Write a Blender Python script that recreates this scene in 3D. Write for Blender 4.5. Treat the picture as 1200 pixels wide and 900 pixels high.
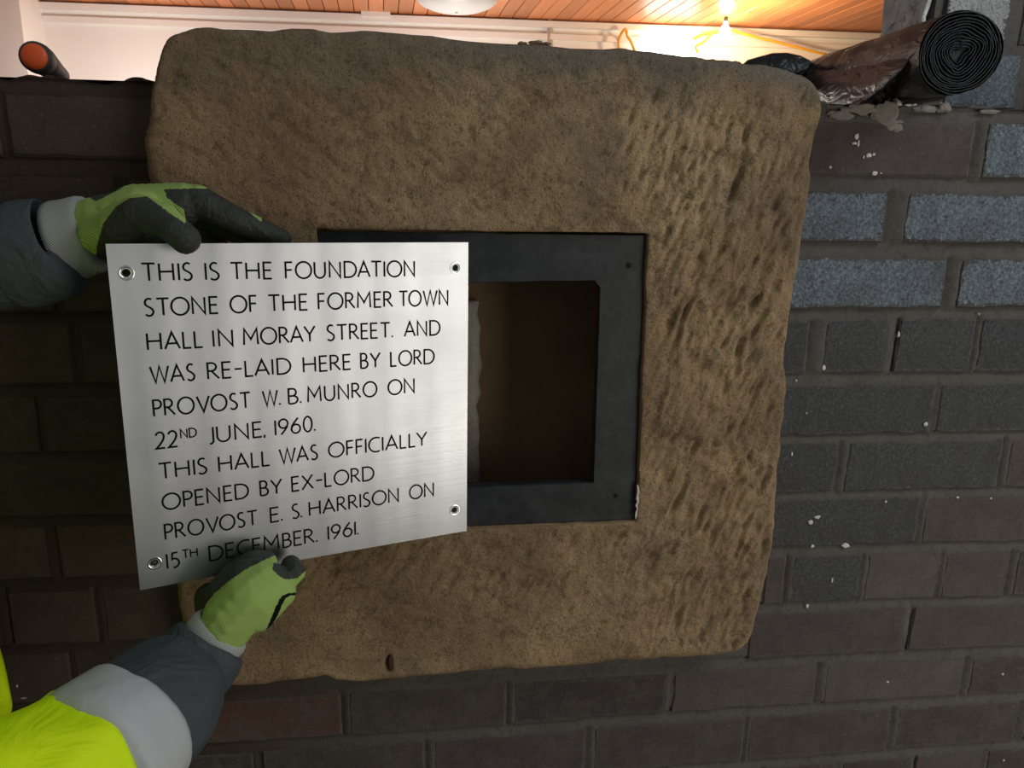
import bpy, bmesh, math, random
import numpy as np
from mathutils import Vector, Matrix, noise as mnoise

random.seed(7)
rng = np.random.default_rng(11)
C = bpy.context.scene.collection
for o in list(bpy.data.objects):
    bpy.data.objects.remove(o, do_unlink=True)

# ------------------------------------------------------------------ camera
FPX, CAMY, YAW, PITCH, ROLL = 900.0, -0.834, 0.122, -0.2391, 0.0166
def cam_axes():
    cy, sy, cp, sp = math.cos(YAW), math.sin(YAW), math.cos(PITCH), math.sin(PITCH)
    fwd = Vector((sy * cp, cy * cp, sp)); right = Vector((cy, -sy, 0)); up = right.cross(fwd)
    cr, sr = math.cos(ROLL), math.sin(ROLL)
    return right * cr + up * sr, up * cr - right * sr, fwd
RX, UX, FX = cam_axes()
EYE = Vector((0, CAMY, 0))
cam = bpy.data.objects.new('camera', bpy.data.cameras.new('camera'))
C.objects.link(cam)
cam.data.sensor_width = 36; cam.data.lens = 27.0; cam.data.clip_start = 0.02
cam.matrix_world = Matrix(((RX.x, UX.x, -FX.x, EYE.x), (RX.y, UX.y, -FX.y, EYE.y),
                           (RX.z, UX.z, -FX.z, EYE.z), (0, 0, 0, 1)))
bpy.context.scene.camera = cam

def ray(x, y):
    return FX + RX * ((x - 600) / FPX) - UX * ((y - 450) / FPX)
def onY(x, y, Y=0.0):                       # point of a wall-parallel plane
    d = ray(x, y); return EYE + d * ((Y - CAMY) / d.y)
def onZ(x, y, Z):
    d = ray(x, y); return EYE + d * (Z / d.z)
def at(x, y, depth):                        # point at a real distance along the view axis
    return EYE + ray(x, y) * depth
def px(P):
    d = Vector(P) - EYE; z = d.dot(FX)
    return 600 + FPX * d.dot(RX) / z, 450 - FPX * d.dot(UX) / z

# ------------------------------------------------------------------ view, world, lights
sc = bpy.context.scene
sc.view_settings.view_transform = 'Standard'; sc.view_settings.look = 'None'
sc.view_settings.gamma = 1.0; sc.view_settings.exposure = 0.0
sc.view_settings.use_curve_mapping = False

w = bpy.data.worlds.new('world'); sc.world = w; w.use_nodes = True
wb = w.node_tree.nodes['Background']
wb.inputs[0].default_value = (0.95, 0.97, 1.0, 1); wb.inputs[1].default_value = 0.18

def area(name, loc, target, sx, sy, power, col):
    l = bpy.data.lights.new(name, 'AREA'); l.shape = 'RECTANGLE'; l.size = sx; l.size_y = sy
    l.energy = power; l.color = col
    o = bpy.data.objects.new(name, l); C.objects.link(o); o.location = loc
    o.rotation_euler = (Vector(target) - Vector(loc)).to_track_quat('-Z', 'Y').to_euler()
    return o
def point(name, loc, power, col, r=0.05):
    l = bpy.data.lights.new(name, 'POINT'); l.energy = power; l.color = col; l.shadow_soft_size = r
    o = bpy.data.objects.new(name, l); C.objects.link(o); o.location = loc
    return o
area('added_daylight', (1.55, -0.75, 1.05), (0.5, 0.0, -0.1), 0.7, 0.9, 12, (0.84, 0.93, 1.0))  # added area panel giving daylight from the upper right; no window built
area('added_key_panel', (1.60, -1.60, -0.50), (0.50, 0.0, -0.38), 0.9, 1.3, 14, (1.0, 0.94, 0.85))  # added unseen panel, placed for the plaque's reflection and as key from the right

# ------------------------------------------------------------------ node helpers
def mat(name, color=(0.5, 0.5, 0.5), rough=0.8, metal=0.0, spec=None):
    m = bpy.data.materials.new(name); m.use_nodes = True
    b = m.node_tree.nodes['Principled BSDF']
    b.inputs['Base Color'].default_value = (*color, 1); b.inputs['Roughness'].default_value = rough
    b.inputs['Metallic'].default_value = metal
    if spec is not None: b.inputs['Specular IOR Level'].default_value = spec
    return m
class N:
    def __init__(s, m): s.m = m; s.t = m.node_tree; s.b = s.t.nodes['Principled BSDF']
    def new(s, typ, **kw):
        n = s.t.nodes.new(typ)
        for k, v in kw.items(): setattr(n, k, v)
        return n
    def link(s, a, b): s.t.links.new(a, b)
    def coord(s, kind='Object', scale=(1, 1, 1), rot=(0, 0, 0)):
        tc = s.new('ShaderNodeTexCoord'); mp = s.new('ShaderNodeMapping')
        mp.inputs['Scale'].default_value = scale; mp.inputs['Rotation'].default_value = rot
        s.link(tc.outputs[kind], mp.inputs['Vector']); return mp.outputs[0]
    def noise(s, vec, scale, detail=4, rough=0.55, dist=0.0):
        n = s.new('ShaderNodeTexNoise'); n.inputs['Scale'].default_value = scale
        n.inputs['Detail'].default_value = detail; n.inputs['Roughness'].default_value = rough
        n.inputs['Distortion'].default_value = dist
        if vec is not None: s.link(vec, n.inputs['Vector'])
        return n.outputs['Fac']
    def ramp(s, fac, stops):
        r = s.new('ShaderNodeValToRGB'); e = r.color_ramp.elements
        while len(e) > 1: e.remove(e[-1])
        e[0].position = stops[0][0]; e[0].color = (*stops[0][1], 1)
        for p, c in stops[1:]:
            k = e.new(p); k.color = (*c, 1)
        s.link(fac, r.inputs[0]); return r.outputs[0]
    def mix(s, fac, a, b, mode='MIX'):
        n = s.new('ShaderNodeMix', data_type='RGBA', blend_type=mode)
        for i, v in ((0, fac), (6, a), (7, b)):
            if hasattr(v, 'is_linked') or hasattr(v, 'links'): s.link(v, n.inputs[i])
            elif i == 0: n.inputs[0].default_value = v
            else: n.inputs[i].default_value = (*v, 1)
        return n.outputs[2]
    def math(s, op, a, b=None, c=None):
        n = s.new('ShaderNodeMath', operation=op)
        for i, v in enumerate((a, b, c)):
            if v is None: continue
            if isinstance(v, (int, float)): n.inputs[i].default_value = v
            else: s.link(v, n.inputs[i])
        return n.outputs[0]
    def bump(s, h, strength=0.5, dist=0.002, normal=None):
        n = s.new('ShaderNodeBump'); n.inputs['Strength'].default_value = strength
        n.inputs['Distance'].default_value = dist; s.link(h, n.inputs['Height'])
        if normal: s.link(normal, n.inputs['Normal'])
        return n.outputs[0]
    def col(s, c): s.link(c, s.b.inputs['Base Color'])
    def nrm(s, c): s.link(c, s.b.inputs['Normal'])

def G(r, g, b):                              # sRGB bytes -> linear
    f = lambda v: (v / 255 / 12.92) if v / 255 <= 0.04045 else ((v / 255 + 0.055) / 1.055) ** 2.4
    return (f(r), f(g), f(b))

# ---- brick
def brick_material(name, c1, c2, smear, patch=None):
    m = mat(name, c1, 0.85, 0, 0.35); n = N(m); v = n.coord('Object')
    big = n.ramp(n.noise(v, 22, 6, 0.7), [(0.35, (0, 0, 0)), (0.65, (1, 1, 1))]); fine = n.noise(v, 420, 3, 0.7); st = n.noise(n.coord('Object', (9, 9, 60)), 3, 5, 0.7)
    col = n.mix(big, c1, c2)
    oi = n.new('ShaderNodeObjectInfo')
    vv = n.math('MULTIPLY_ADD', oi.outputs['Random'], 0.45, 0.78)
    hs = n.new('ShaderNodeHueSaturation'); n.link(vv, hs.inputs['Value']); n.link(col, hs.inputs['Color'])
    col = hs.outputs[0]
    col = n.mix(n.ramp(st, [(0.52, (0, 0, 0)), (0.72, (0.35, 0.35, 0.35))]), col, G(92, 84, 78))
    uv = n.new('ShaderNodeUVMap', uv_map='pos'); hv = n.new('ShaderNodeUVMap', uv_map='half')
    s1 = n.new('ShaderNodeSeparateXYZ'); s2 = n.new('ShaderNodeSeparateXYZ')
    n.link(uv.outputs[0], s1.inputs[0]); n.link(hv.outputs[0], s2.inputs[0])
    ex = n.math('SUBTRACT', s2.outputs[0], n.math('ABSOLUTE', s1.outputs[0]))
    ez = n.math('SUBTRACT', s2.outputs[1], n.math('ABSOLUTE', s1.outputs[1]))
    e0 = n.math('MINIMUM', ex, ez)
    e = n.math('ADD', e0, n.math('MULTIPLY', n.math('SUBTRACT', n.noise(v, 75, 6, 0.75), 0.5), 0.034))
    sme = n.math('ADD', e0, n.math('MULTIPLY', n.math('SUBTRACT', n.noise(v, 38, 6, 0.7, 0.6), 0.5), 0.034))
    col = n.mix(n.ramp(n.math('MULTIPLY', sme, 100), [(0.05, (0.75,) * 3), (0.65, (0, 0, 0))]), col, smear)
    blot = n.noise(v, 30, 6, 0.75, 1.0)
    col = n.mix(n.ramp(blot, [(0.50, (0, 0, 0)), (0.66, (0.75,) * 3)]), col, smear)
    col = n.mix(n.ramp(n.noise(v, 150, 5, 0.8), [(0.60, (0, 0, 0)), (0.76, (0.7,) * 3)]), col, G(120, 112, 104))
    hgt = n.math('ADD', n.math('MULTIPLY', fine, 0.35), n.math('ADD', n.math('MULTIPLY', st, 0.5), n.math('MULTIPLY', blot, 0.8)))
    bn = n.bump(hgt, 0.7, 0.004)
    if patch:
        mk = n.ramp(n.math('MULTIPLY', e, 100), [(0.30, (0, 0, 0)), (0.36, (1, 1, 1))])
        lv, amt = patch
        vo = n.new('ShaderNodeTexVoronoi'); vo.inputs['Scale'].default_value = 420
        n.link(v, vo.inputs['Vector'])
        pn = n.noise(v, 300, 6, 0.85)
        pcol = n.ramp(pn, [(0.36, tuple(x * 0.15 for x in lv)), (0.44, tuple(x * 0.75 for x in lv)), (0.54, tuple(min(1, x * 1.2) for x in lv)), (0.66, tuple(min(1, x * 2.4) for x in lv))])
        pcol = n.mix(n.ramp(n.noise(v, 18, 4, 0.6), [(0.3, (0.0, 0.0, 0.0)), (0.7, (0.55, 0.55, 0.55))]), pcol, c1)
        fac = n.math('MULTIPLY', mk, amt)
        col = n.mix(fac, col, pcol)
        ph = n.math('MULTIPLY', fac, n.math('ADD', n.math('MULTIPLY', pn, 2.4), 0.5))
        bn = n.bump(ph, 0.9, 0.0035, bn)
    n.col(col); n.nrm(bn)
    return m
SMR = G(82, 78, 73)
M_BRICKL = brick_material('brick_brown', G(62, 49, 41), G(76, 62, 52), G(72, 60, 50))  # browner variant for the bricks left of the stone
M_BRICK = brick_material('brick_dark', G(62, 56, 52), G(80, 71, 66), SMR)
M_BRICKR = brick_material('brick_red', G(80, 52, 42), G(86, 66, 58), SMR)
M_BRICKP = brick_material('brick_purple', G(76, 64, 62), G(90, 79, 76), SMR)
M_BRICKB = brick_material('brick_blue_grey', G(74, 73, 71), G(86, 84, 82), SMR, (G(140, 151, 160), 1.0))
M_BRICKG = brick_material('brick_grey', G(70, 69, 68), G(84, 83, 81), SMR, (G(94, 95, 97), 0.6))
M_BRICKW = brick_material('brick_white_plaster', G(74, 73, 72), G(88, 88, 86), SMR, (G(222, 222, 220), 1.0))

m = M_MORTAR = mat('mortar', G(96, 92, 86), 0.95, 0, 0.2); n = N(m); v = n.coord()
c = n.mix(n.noise(v, 14, 6, 0.6), G(80, 76, 71), G(106, 101, 95))
c = n.mix(n.ramp(n.noise(v, 90, 5, 0.7), [(0.5, (0, 0, 0)), (0.75, (0.6, 0.6, 0.6))]), c, G(62, 57, 52))
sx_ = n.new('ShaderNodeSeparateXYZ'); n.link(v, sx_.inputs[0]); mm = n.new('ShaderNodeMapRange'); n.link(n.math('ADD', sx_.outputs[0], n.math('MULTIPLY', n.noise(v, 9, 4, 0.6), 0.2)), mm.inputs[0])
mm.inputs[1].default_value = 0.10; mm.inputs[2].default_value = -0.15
c = n.mix(mm.outputs[0], c, G(68, 57, 48))  # mortar turns browner and darker towards the left
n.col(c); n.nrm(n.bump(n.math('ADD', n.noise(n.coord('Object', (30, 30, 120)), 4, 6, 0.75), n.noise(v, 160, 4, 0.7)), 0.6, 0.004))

# ---- stone
m = M_STONE = mat('sandstone', G(150, 120, 85), 0.95, 0, 0.15); n = N(m); v = n.coord()
b1 = n.noise(v, 5.5, 5, 0.6, 0.3); b2 = n.noise(v, 17, 5, 0.65, 0.4); f1 = n.noise(v, 420, 5, 0.8); f2 = n.noise(v, 60, 5, 0.7)
c = n.ramp(b1, [(0.32, G(146, 122, 94)), (0.5, G(178, 150, 114)), (0.68, G(202, 174, 134))])
c = n.mix(n.ramp(b2, [(0.42, (0, 0, 0)), (0.68, (0.55, 0.55, 0.55))]), c, G(136, 112, 88))
c = n.mix(n.ramp(n.noise(v, 8, 6, 0.7, 0.8), [(0.52, (0, 0, 0)), (0.66, (0.5, 0.5, 0.5))]), c, G(118, 110, 100))
c = n.mix(n.ramp(n.noise(v, 32, 6, 0.75, 1.2), [(0.53, (0, 0, 0)), (0.62, (0.6, 0.6, 0.6))]), c, G(112, 96, 78))
# grey soot and cement dust along the top edge of the stone, redder brown on the left
sp = n.new('ShaderNodeSeparateXYZ'); tc = n.new('ShaderNodeTexCoord'); n.link(tc.outputs['Object'], sp.inputs[0])
wob = n.math('MULTIPLY', n.math('SUBTRACT', n.noise(v, 12, 5, 0.65), 0.5), 0.16)
top = n.math('ADD', sp.outputs[2], wob)
mr = n.new('ShaderNodeMapRange'); n.link(top, mr.inputs[0]); mr.inputs[1].default_value = 0.075; mr.inputs[2].default_value = 0.125
mr.inputs[3].default_value = 0; mr.inputs[4].default_value = 0.8
mx = n.new('ShaderNodeMapRange'); n.link(sp.outputs[0], mx.inputs[0]); mx.inputs[1].default_value = -0.22; mx.inputs[2].default_value = 0.10; mx.inputs[3].default_value = 0.35; mx.inputs[4].default_value = 1.0
c = n.mix(n.math('MULTIPLY', mr.outputs[0], mx.outputs[0]), c, G(122, 115, 106))
ml = n.new('ShaderNodeMapRange'); n.link(n.math('ADD', sp.outputs[0], wob), ml.inputs[0]); ml.inputs[1].default_value = -0.02; ml.inputs[2].default_value = -0.30
ml.inputs[3].default_value = 0; ml.inputs[4].default_value = 0.45
c = n.mix(ml.outputs[0], c, G(128, 100, 78))
c = n.mix(n.ramp(f1, [(0.36, (0.85, 0.85, 0.85)), (0.47, (0, 0, 0))]), c, G(84, 66, 48))
c = n.mix(n.ramp(f1, [(0.60, (0, 0, 0)), (0.74, (0.5, 0.5, 0.5))]), c, G(222, 196, 150))
c = n.mix(n.ramp(n.noise(v, 75, 5, 0.8), [(0.33, (0.7, 0.7, 0.7)), (0.45, (0, 0, 0))]), c, G(100, 78, 56))
n.col(c)
bn = n.bump(n.math('ADD', n.math('MULTIPLY', f1, 0.7), n.math('ADD', f2, n.noise(v, 130, 5, 0.8))), 0.9, 0.0045)
n.nrm(bn)

m = M_BLACK = mat('black_paint', G(40, 42, 44), 0.45, 0, 0.45); n = N(m); v = n.coord()
n.col(n.mix(n.ramp(n.noise(v, 40, 5, 0.7), [(0.45, (0, 0, 0)), (0.8, (1, 1, 1))]), G(30, 32, 34), G(54, 56, 58)))
n.nrm(n.bump(n.noise(v, 90, 4, 0.6), 0.25, 0.0012))
n.link(n.ramp(n.noise(v, 25, 3, 0.5), [(0.3, (0.4,) * 3), (0.7, (0.6,) * 3)]), n.b.inputs['Roughness'])
M_HOLE = mat('dark_hole', G(10, 9, 8), 0.9)

m = M_STEEL = mat('brushed_steel', (0.53, 0.545, 0.555), 0.33, 1.0); n = N(m); v = n.coord('Object')
n.b.inputs['Anisotropic'].default_value = 0.55
tn = n.new('ShaderNodeTangent', direction_type='UV_MAP', uv_map='plate'); n.link(tn.outputs[0], n.b.inputs['Tangent'])
br = n.noise(n.coord('Object', (5, 5, 1500)), 1, 4, 0.6)
n.nrm(n.bump(br, 0.16, 0.0005))
sm = n.noise(v, 7, 4, 0.6, 0.5)
n.link(n.ramp(n.math('ADD', n.math('MULTIPLY', sm, 0.8), n.math('MULTIPLY', br, 0.2)), [(0.3, (0.31,) * 3), (0.7, (0.42,) * 3)]), n.b.inputs['Roughness'])
M_INK = mat('engraved_black', G(14, 15, 16), 0.8, 0, 0.1)
M_CHROME = mat('countersink_steel', (0.8, 0.8, 0.8), 0.18, 1.0)

# ---- cloth
def knit(name, c1, c2, sc_, rough=0.9, strength=0.6):
    m = mat(name, c1, rough, 0, 0.2); n = N(m); v = n.coord()
    wv = n.new('ShaderNodeTexWave', wave_type='BANDS', bands_direction='DIAGONAL'); wv.inputs['Scale'].default_value = sc_
    wv.inputs['Distortion'].default_value = 1.2; wv.inputs['Detail'].default_value = 2; n.link(v, wv.inputs['Vector'])
    k = n.noise(v, 900, 2, 0.6)
    n.col(n.mix(n.math('MULTIPLY_ADD', wv.outputs['Fac'], 0.5, n.math('MULTIPLY', k, 0.5)), c1, c2))
    n.nrm(n.bump(n.math('ADD', wv.outputs['Fac'], n.math('MULTIPLY', k, 0.5)), strength, 0.0008)); return m
M_GREEN = knit('green_knit', G(134, 160, 84), G(168, 196, 108), 250)
M_CUFF = knit('grey_knit_cuff', G(140, 142, 138), G(176, 178, 172), 240)
m = M_COAT = mat('dark_latex_coating', G(48, 50, 46), 0.62, 0, 0.4); n = N(m); v = n.coord()
n.col(n.mix(n.noise(v, 60, 5, 0.7), G(34, 36, 32), G(60, 62, 56)))
n.nrm(n.bump(n.math('ADD', n.math('MULTIPLY', n.noise(v, 330, 4, 0.7), 0.3), n.noise(v, 48, 4, 0.6, 2.0)), 0.8, 0.004))
def cloth(name, c1, c2, scale=9, st=0.8, rough=0.75):
    m = mat(name, c1, rough, 0, 0.3); n = N(m); v = n.coord()
    n.col(n.mix(n.noise(v, scale, 4, 0.6), c1, c2))
    n.nrm(n.bump(n.math('ADD', n.noise(v, 17, 3, 0.5, 1.6), n.math('MULTIPLY', n.noise(v, 900, 2, 0.5), 0.05)), st, 0.012)); return m
M_NAVY = cloth('dark_slate_cloth', G(57, 62, 66), G(68, 74, 78))
M_BAND = cloth('reflective_band', G(168, 170, 170), G(180, 182, 182), 9, 0.25, 0.45)
M_HIVIS = cloth('fluorescent_yellow_cloth', (0.62, 0.85, 0.0), (0.70, 0.92, 0.0), 6, 0.5, 0.7)
M_SKIN = mat('skin', G(190, 140, 115), 0.5)
M_TROUSER = cloth('dark_trouser_cloth', G(38, 42, 48), G(50, 54, 60))

# ---- plastic
m = M_PLASTIC = mat('black_polythene', G(26, 25, 26), 0.33, 0, 0.35); n = N(m); v = n.coord()
n.nrm(n.bump(n.noise(n.coord('Object', (60, 18, 60)), 1.0, 3, 0.5, 1.5), 0.6, 0.006))
n.col(n.mix(n.noise(v, 40, 5, 0.7), G(22, 21, 22), G(46, 42, 41)))
M_PLASTICE = mat('black_polythene_edge', G(34, 37, 42), 0.5, 0, 0.4)
n = N(M_PLASTICE); n.nrm(n.bump(n.noise(n.coord(), 170, 4, 0.6), 0.6, 0.003))
M_ORANGE = mat('orange_plastic', G(232, 92, 40), 0.45); n = N(M_ORANGE); n.nrm(n.bump(n.noise(n.coord(), 90, 4, 0.6), 0.3, 0.003))
M_RUBBER = mat('dark_rubber', G(58, 55, 54), 0.6); n = N(M_RUBBER); n.nrm(n.bump(n.noise(n.coord(), 120, 4, 0.6), 0.4, 0.003))

# ---- hall
m = M_WHITE = mat('white_paint', G(236, 230, 226), 0.7); n = N(m)
n.col(n.mix(n.noise(n.coord(), 1.3, 3, 0.5), G(232, 224, 218), G(240, 236, 232)))
m = M_PLANK = mat('varnished_plank', G(196, 124, 76), 0.35, 0, 0.4); n = N(m); v = n.coord('Object', (14, 0.8, 14))
c = n.mix(n.noise(v, 1.6, 6, 0.7, 0.6), G(190, 112, 66), G(226, 150, 98))
oi = n.new('ShaderNodeObjectInfo'); hs = n.new('ShaderNodeHueSaturation')
n.link(n.math('MULTIPLY_ADD', oi.outputs['Random'], 0.42, 0.75), hs.inputs['Value']); n.link(c, hs.inputs['Color']); n.col(hs.outputs[0])
M_GAP = mat('dark_batten', G(90, 52, 30), 0.8)
M_CONC = mat('concrete_floor', G(120, 115, 108), 0.85); n = N(M_CONC); n.col(n.mix(n.noise(n.coord(), 4, 6, 0.6), G(104, 99, 92), G(136, 131, 122)))
M_CABLE = mat('yellow_cable', G(226, 170, 60), 0.5)
def emit(name, col, s):
    m = mat(name, col, 0.4); b = m.node_tree.nodes['Principled BSDF']
    b.inputs['Emission Color'].default_value = (*col, 1); b.inputs['Emission Strength'].default_value = s; return m
M_LAMP = emit('work_lamp_glow', (1.0, 0.86, 0.55), 60)
M_STRIP = emit('strip_light_glow', (0.98, 1.0, 0.92), 8)
M_OPAL = emit('opal_glass', (0.45, 0.44, 0.43), 0.15)
M_PLASTER = mat('cement_smear', G(128, 120, 110), 0.95); n = N(M_PLASTER); n.col(n.mix(n.noise(n.coord(), 120, 5, 0.7), G(92, 86, 80), G(150, 142, 130)))
M_CHIP = mat('white_mortar_chip', G(205, 198, 188), 0.9)
M_RUST = mat('rust_pocket', G(58, 32, 20), 0.9)

# ------------------------------------------------------------------ mesh helpers
def obj(name, me, material=None, parent=None):
    if isinstance(me, bmesh.types.BMesh):
        bm = me; me = bpy.data.meshes.new(name); bm.to_mesh(me); bm.free()
    if material is not None and not me.materials:
        for k in (material if isinstance(material, (list, tuple)) else [material]): me.materials.append(k)
    o = bpy.data.objects.new(name, me); C.objects.link(o)
    if parent: o.parent = parent
    return o
def pd(name, V, F, material=None, parent=None, smooth=False):
    me = bpy.data.meshes.new(name); me.from_pydata([tuple(v) for v in V], [], [tuple(f) for f in F]); me.update()
    if smooth: me.polygons.foreach_set('use_smooth', [True] * len(me.polygons))
    return obj(name, me, material, parent)
def tag(o, label=None, cat=None, group=None, kind=None):
    if label: o['label'] = label
    if cat: o['category'] = cat
    if group: o['group'] = group
    if kind: o['kind'] = kind
    return o
def empty(name, loc=(0, 0, 0)):
    o = bpy.data.objects.new(name, None); C.objects.link(o); o.location = loc; o.empty_display_size = 0.05; return o
def box_bm(bm, lo, hi):
    xs, ys, zs = zip(lo, hi)
    vs = [bm.verts.new((x, y, z)) for x in xs for y in ys for z in zs]
    for f in ((0, 1, 3, 2), (4, 6, 7, 5), (0, 4, 5, 1), (2, 3, 7, 6), (0, 2, 6, 4), (1, 5, 7, 3)):
        bm.faces.new([vs[i] for i in f])
def box(name, lo, hi, material, parent=None, bev=0.0):
    bm = bmesh.new(); box_bm(bm, lo, hi)
    if bev: bmesh.ops.bevel(bm, geom=bm.edges[:], offset=bev, segments=2, affect='EDGES')
    bmesh.ops.recalc_face_normals(bm, faces=bm.faces[:])
    return obj(name, bm, material, parent)
def loft(name, rings, material, parent=None, cap=(True, True), smooth=True, levels=0):
    V, F = [], []; k = len(rings[0])
    for r in rings: V += [tuple(p) for p in r]
    for i in range(len(rings) - 1):
        for j in range(k):
            a, b = i * k + j, i * k + (j + 1) % k; F.append((a, b, b + k, a + k))
    if cap[0]: F.append(tuple(reversed(range(k))))
    if cap[1]: F.append(tuple(range((len(rings) - 1) * k, len(rings) * k)))
    o = pd(name, V, F, material, parent, smooth)
    if levels:
        s = o.modifiers.new('sub', 'SUBSURF'); s.levels = s.render_levels = levels
    return o
def ring(c, ax, r1, r2, n=24, ref=Vector((0, 0, 1)), wob=0.0, seed=0.0, sq=0.0):
    ax = Vector(ax).normalized(); s = ax.cross(ref).normalized(); u = s.cross(ax).normalized(); out = []
    for i in range(n):
        a = 2 * math.pi * i / n; p = c + s * (math.cos(a) * r1) + u * (math.sin(a) * r2)
        if wob: p += (p - c).normalized() * wob * mnoise.noise(Vector((math.cos(a) * 1.6, math.sin(a) * 1.6, seed)))
        out.append(p)
    return out
def tube(name, pts, r, material, parent=None, n=8):
    rs = []
    for i, p in enumerate(pts):
        a = Vector(pts[max(i - 1, 0)]); b = Vector(pts[min(i + 1, len(pts) - 1)]); d = (b - a)
        ref = Vector((0, 0, 1)) if abs(d.normalized().z) < 0.9 else Vector((0, 1, 0))
        rr = r[i] if isinstance(r, (list, tuple)) else r
        rs.append(ring(Vector(p), d, rr, rr, n, ref))
    return loft(name, rs, material, parent)
def lathe(name, prof, base, axis, material, parent=None, n=32):   # prof: (distance along axis, radius)
    axis = Vector(axis).normalized(); ref = Vector((0, 0, 1)) if abs(axis.z) < 0.9 else Vector((1, 0, 0))
    return loft(name, [ring(Vector(base) + axis * d, axis, max(r, 1e-5), max(r, 1e-5), n, ref) for d, r in prof], material, parent)
def interp(tab, x):
    if x <= tab[0][0]: (a, p), (b, q) = tab[0], tab[1]
    elif x >= tab[-1][0]: (a, p), (b, q) = tab[-2], tab[-1]
    else:
        for (a, p), (b, q) in zip(tab, tab[1:]):
            if a <= x <= b: break
    return p + (q - p) * (x - a) / (b - a)
# vectorised value noise
def vnoise(x, y, seed=0):
    xi = np.floor(x).astype(np.int64); yi = np.floor(y).astype(np.int64); fx = x - xi; fy = y - yi
    fx = fx * fx * (3 - 2 * fx); fy = fy * fy * (3 - 2 * fy)
    def h(a, b):
        k = (a * 374761393 + b * 668265263 + seed * 144665) & 0xffffffff
        k = ((k ^ (k >> 13)) * 1274126177) & 0xffffffff
        return ((k ^ (k >> 16)) & 0xffff) / 65535.0 * 2 - 1
    return (h(xi, yi) * (1 - fx) + h(xi + 1, yi) * fx) * (1 - fy) + (h(xi, yi + 1) * (1 - fx) + h(xi + 1, yi + 1) * fx) * fy
def fbm(x, y, octs, seed=0, g=0.5):
    t = 0; a = 1
    for i in range(octs): t = t + a * vnoise(x * 2 ** i, y * 2 ** i, seed + i * 17); a *= g
    return t
def polydist(X, Z, P):                       # signed distance (inside > 0) and nearest boundary point
    P = np.asarray(P); Q = np.roll(P, -1, 0); best = np.full(X.shape, 1e9); nx = X.copy(); nz = Z.copy(); ins = np.zeros(X.shape, bool)
    for (ax, az), (bx, bz) in zip(P, Q):
        dx, dz = bx - ax, bz - az; t = np.clip(((X - ax) * dx + (Z - az) * dz) / (dx * dx + dz * dz + 1e-12), 0, 1)
        qx, qz = ax + t * dx, az + t * dz; d = (X - qx) ** 2 + (Z - qz) ** 2; k = d < best
        best[k] = d[k]; nx[k] = qx[k]; nz[k] = qz[k]
        c = ((az > Z) != (bz > Z)) & (X < (bx - ax) * (Z - az) / (bz - az + 1e-15) + ax); ins ^= c
    return np.where(ins, 1, -1) * np.sqrt(best), nx, nz
def smooth_poly(P, it=2, rough=0.0, seed=3):
    P = [tuple(p) for p in P]
    for k in range(it):
        Q = []
        for i in range(len(P)):
            a, b = np.array(P[i]), np.array(P[(i + 1) % len(P)])
            Q += [tuple(a * 0.75 + b * 0.25), tuple(a * 0.25 + b * 0.75)]
        P = Q
    if rough:
        A = np.array(P); s = np.cumsum(np.hypot(*(A - np.roll(A, 1, 0)).T))
        A = A + rough * np.stack([fbm(s / 0.02, s * 0, 3, seed), fbm(s / 0.02, s * 0 + 5, 3, seed + 9)], 1); P = [tuple(a) for a in A]
    return P

# ------------------------------------------------------------------ geometry data read off the wall
STONE_Y = -0.032
OUT = [(205, 35), (235, 31), (300, 33), (400, 32), (470, 38), (560, 45), (640, 50), (720, 55), (800, 62), (850, 69), (900, 74), (940, 84), (960, 97),
       (969, 118), (966, 145), (958, 170), (954, 205), (951, 240), (945, 275), (940, 310), (932, 350), (926, 390), (924, 430), (923, 465),
       (919, 500), (916, 540), (913, 575), (912, 605), (908, 632), (904, 660), (897, 700), (886, 738), (875, 764), (855, 770), (800, 772),
       (740, 776), (700, 780), (640, 785), (600, 788), (540, 792), (480, 797), (400, 801), (384, 794), (370, 799), (340, 804), (290, 808), (250, 806),
       (228, 795), (214, 760), (207, 715), (206, 690), (198, 600), (190, 500), (182, 400), (178, 300), (171, 215), (168, 185), (169, 150), (175, 115), (181, 80), (187, 50)]
stone_poly = [(onY(x, y, STONE_Y).x, onY(x, y, STONE_Y).z) for x, y in OUT]
stone_poly = smooth_poly(stone_poly, 2, 0.0015)
BOT = {-1: [(0, 90), (1000, 129), (1200, 131)], 0: [(0, 183), (1000, 206), (1200, 210)], 1: [(0, 275), (1000, 284), (1200, 285.7)], 2: [(0, 365), (1000, 362), (1200, 360.2)],
       3: [(0, 450), (130, 449), (1000, 437), (1200, 436)], 4: [(0, 531), (1000, 509), (1200, 505)], 5: [(0, 606), (150, 604), (1000, 575), (1200, 570.7)],
       6: [(0, 680), (1000, 638), (1200, 634)], 7: [(0, 757), (150, 751), (1000, 703), (1200, 698)], 8: [(0, 826), (400, 799), (600, 788), (1000, 765), (1200, 757)],
       9: [(0, 888), (227, 873), (400, 862), (600, 850), (800, 833), (1000, 822), (1200, 810)], 10: [(0, 957), (600, 913), (800, 897), (1000, 882), (1200, 867)],
       11: [(0, 1020), (600, 973), (1000, 940), (1200, 925)], 12: [(0, 1083), (600, 1033), (1000, 998), (1200, 982)]}
GAP = {0: 12, 1: 16, 2: 17, 3: 12, 4: 13, 5: 9, 6: 9, 7: 12, 8: 10, 9: 13, 10: 13, 11: 12, 12: 12}
TOPZ = (onY(100, 88).z + onY(1000, 127).z) / 2           # top of the low wall

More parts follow.
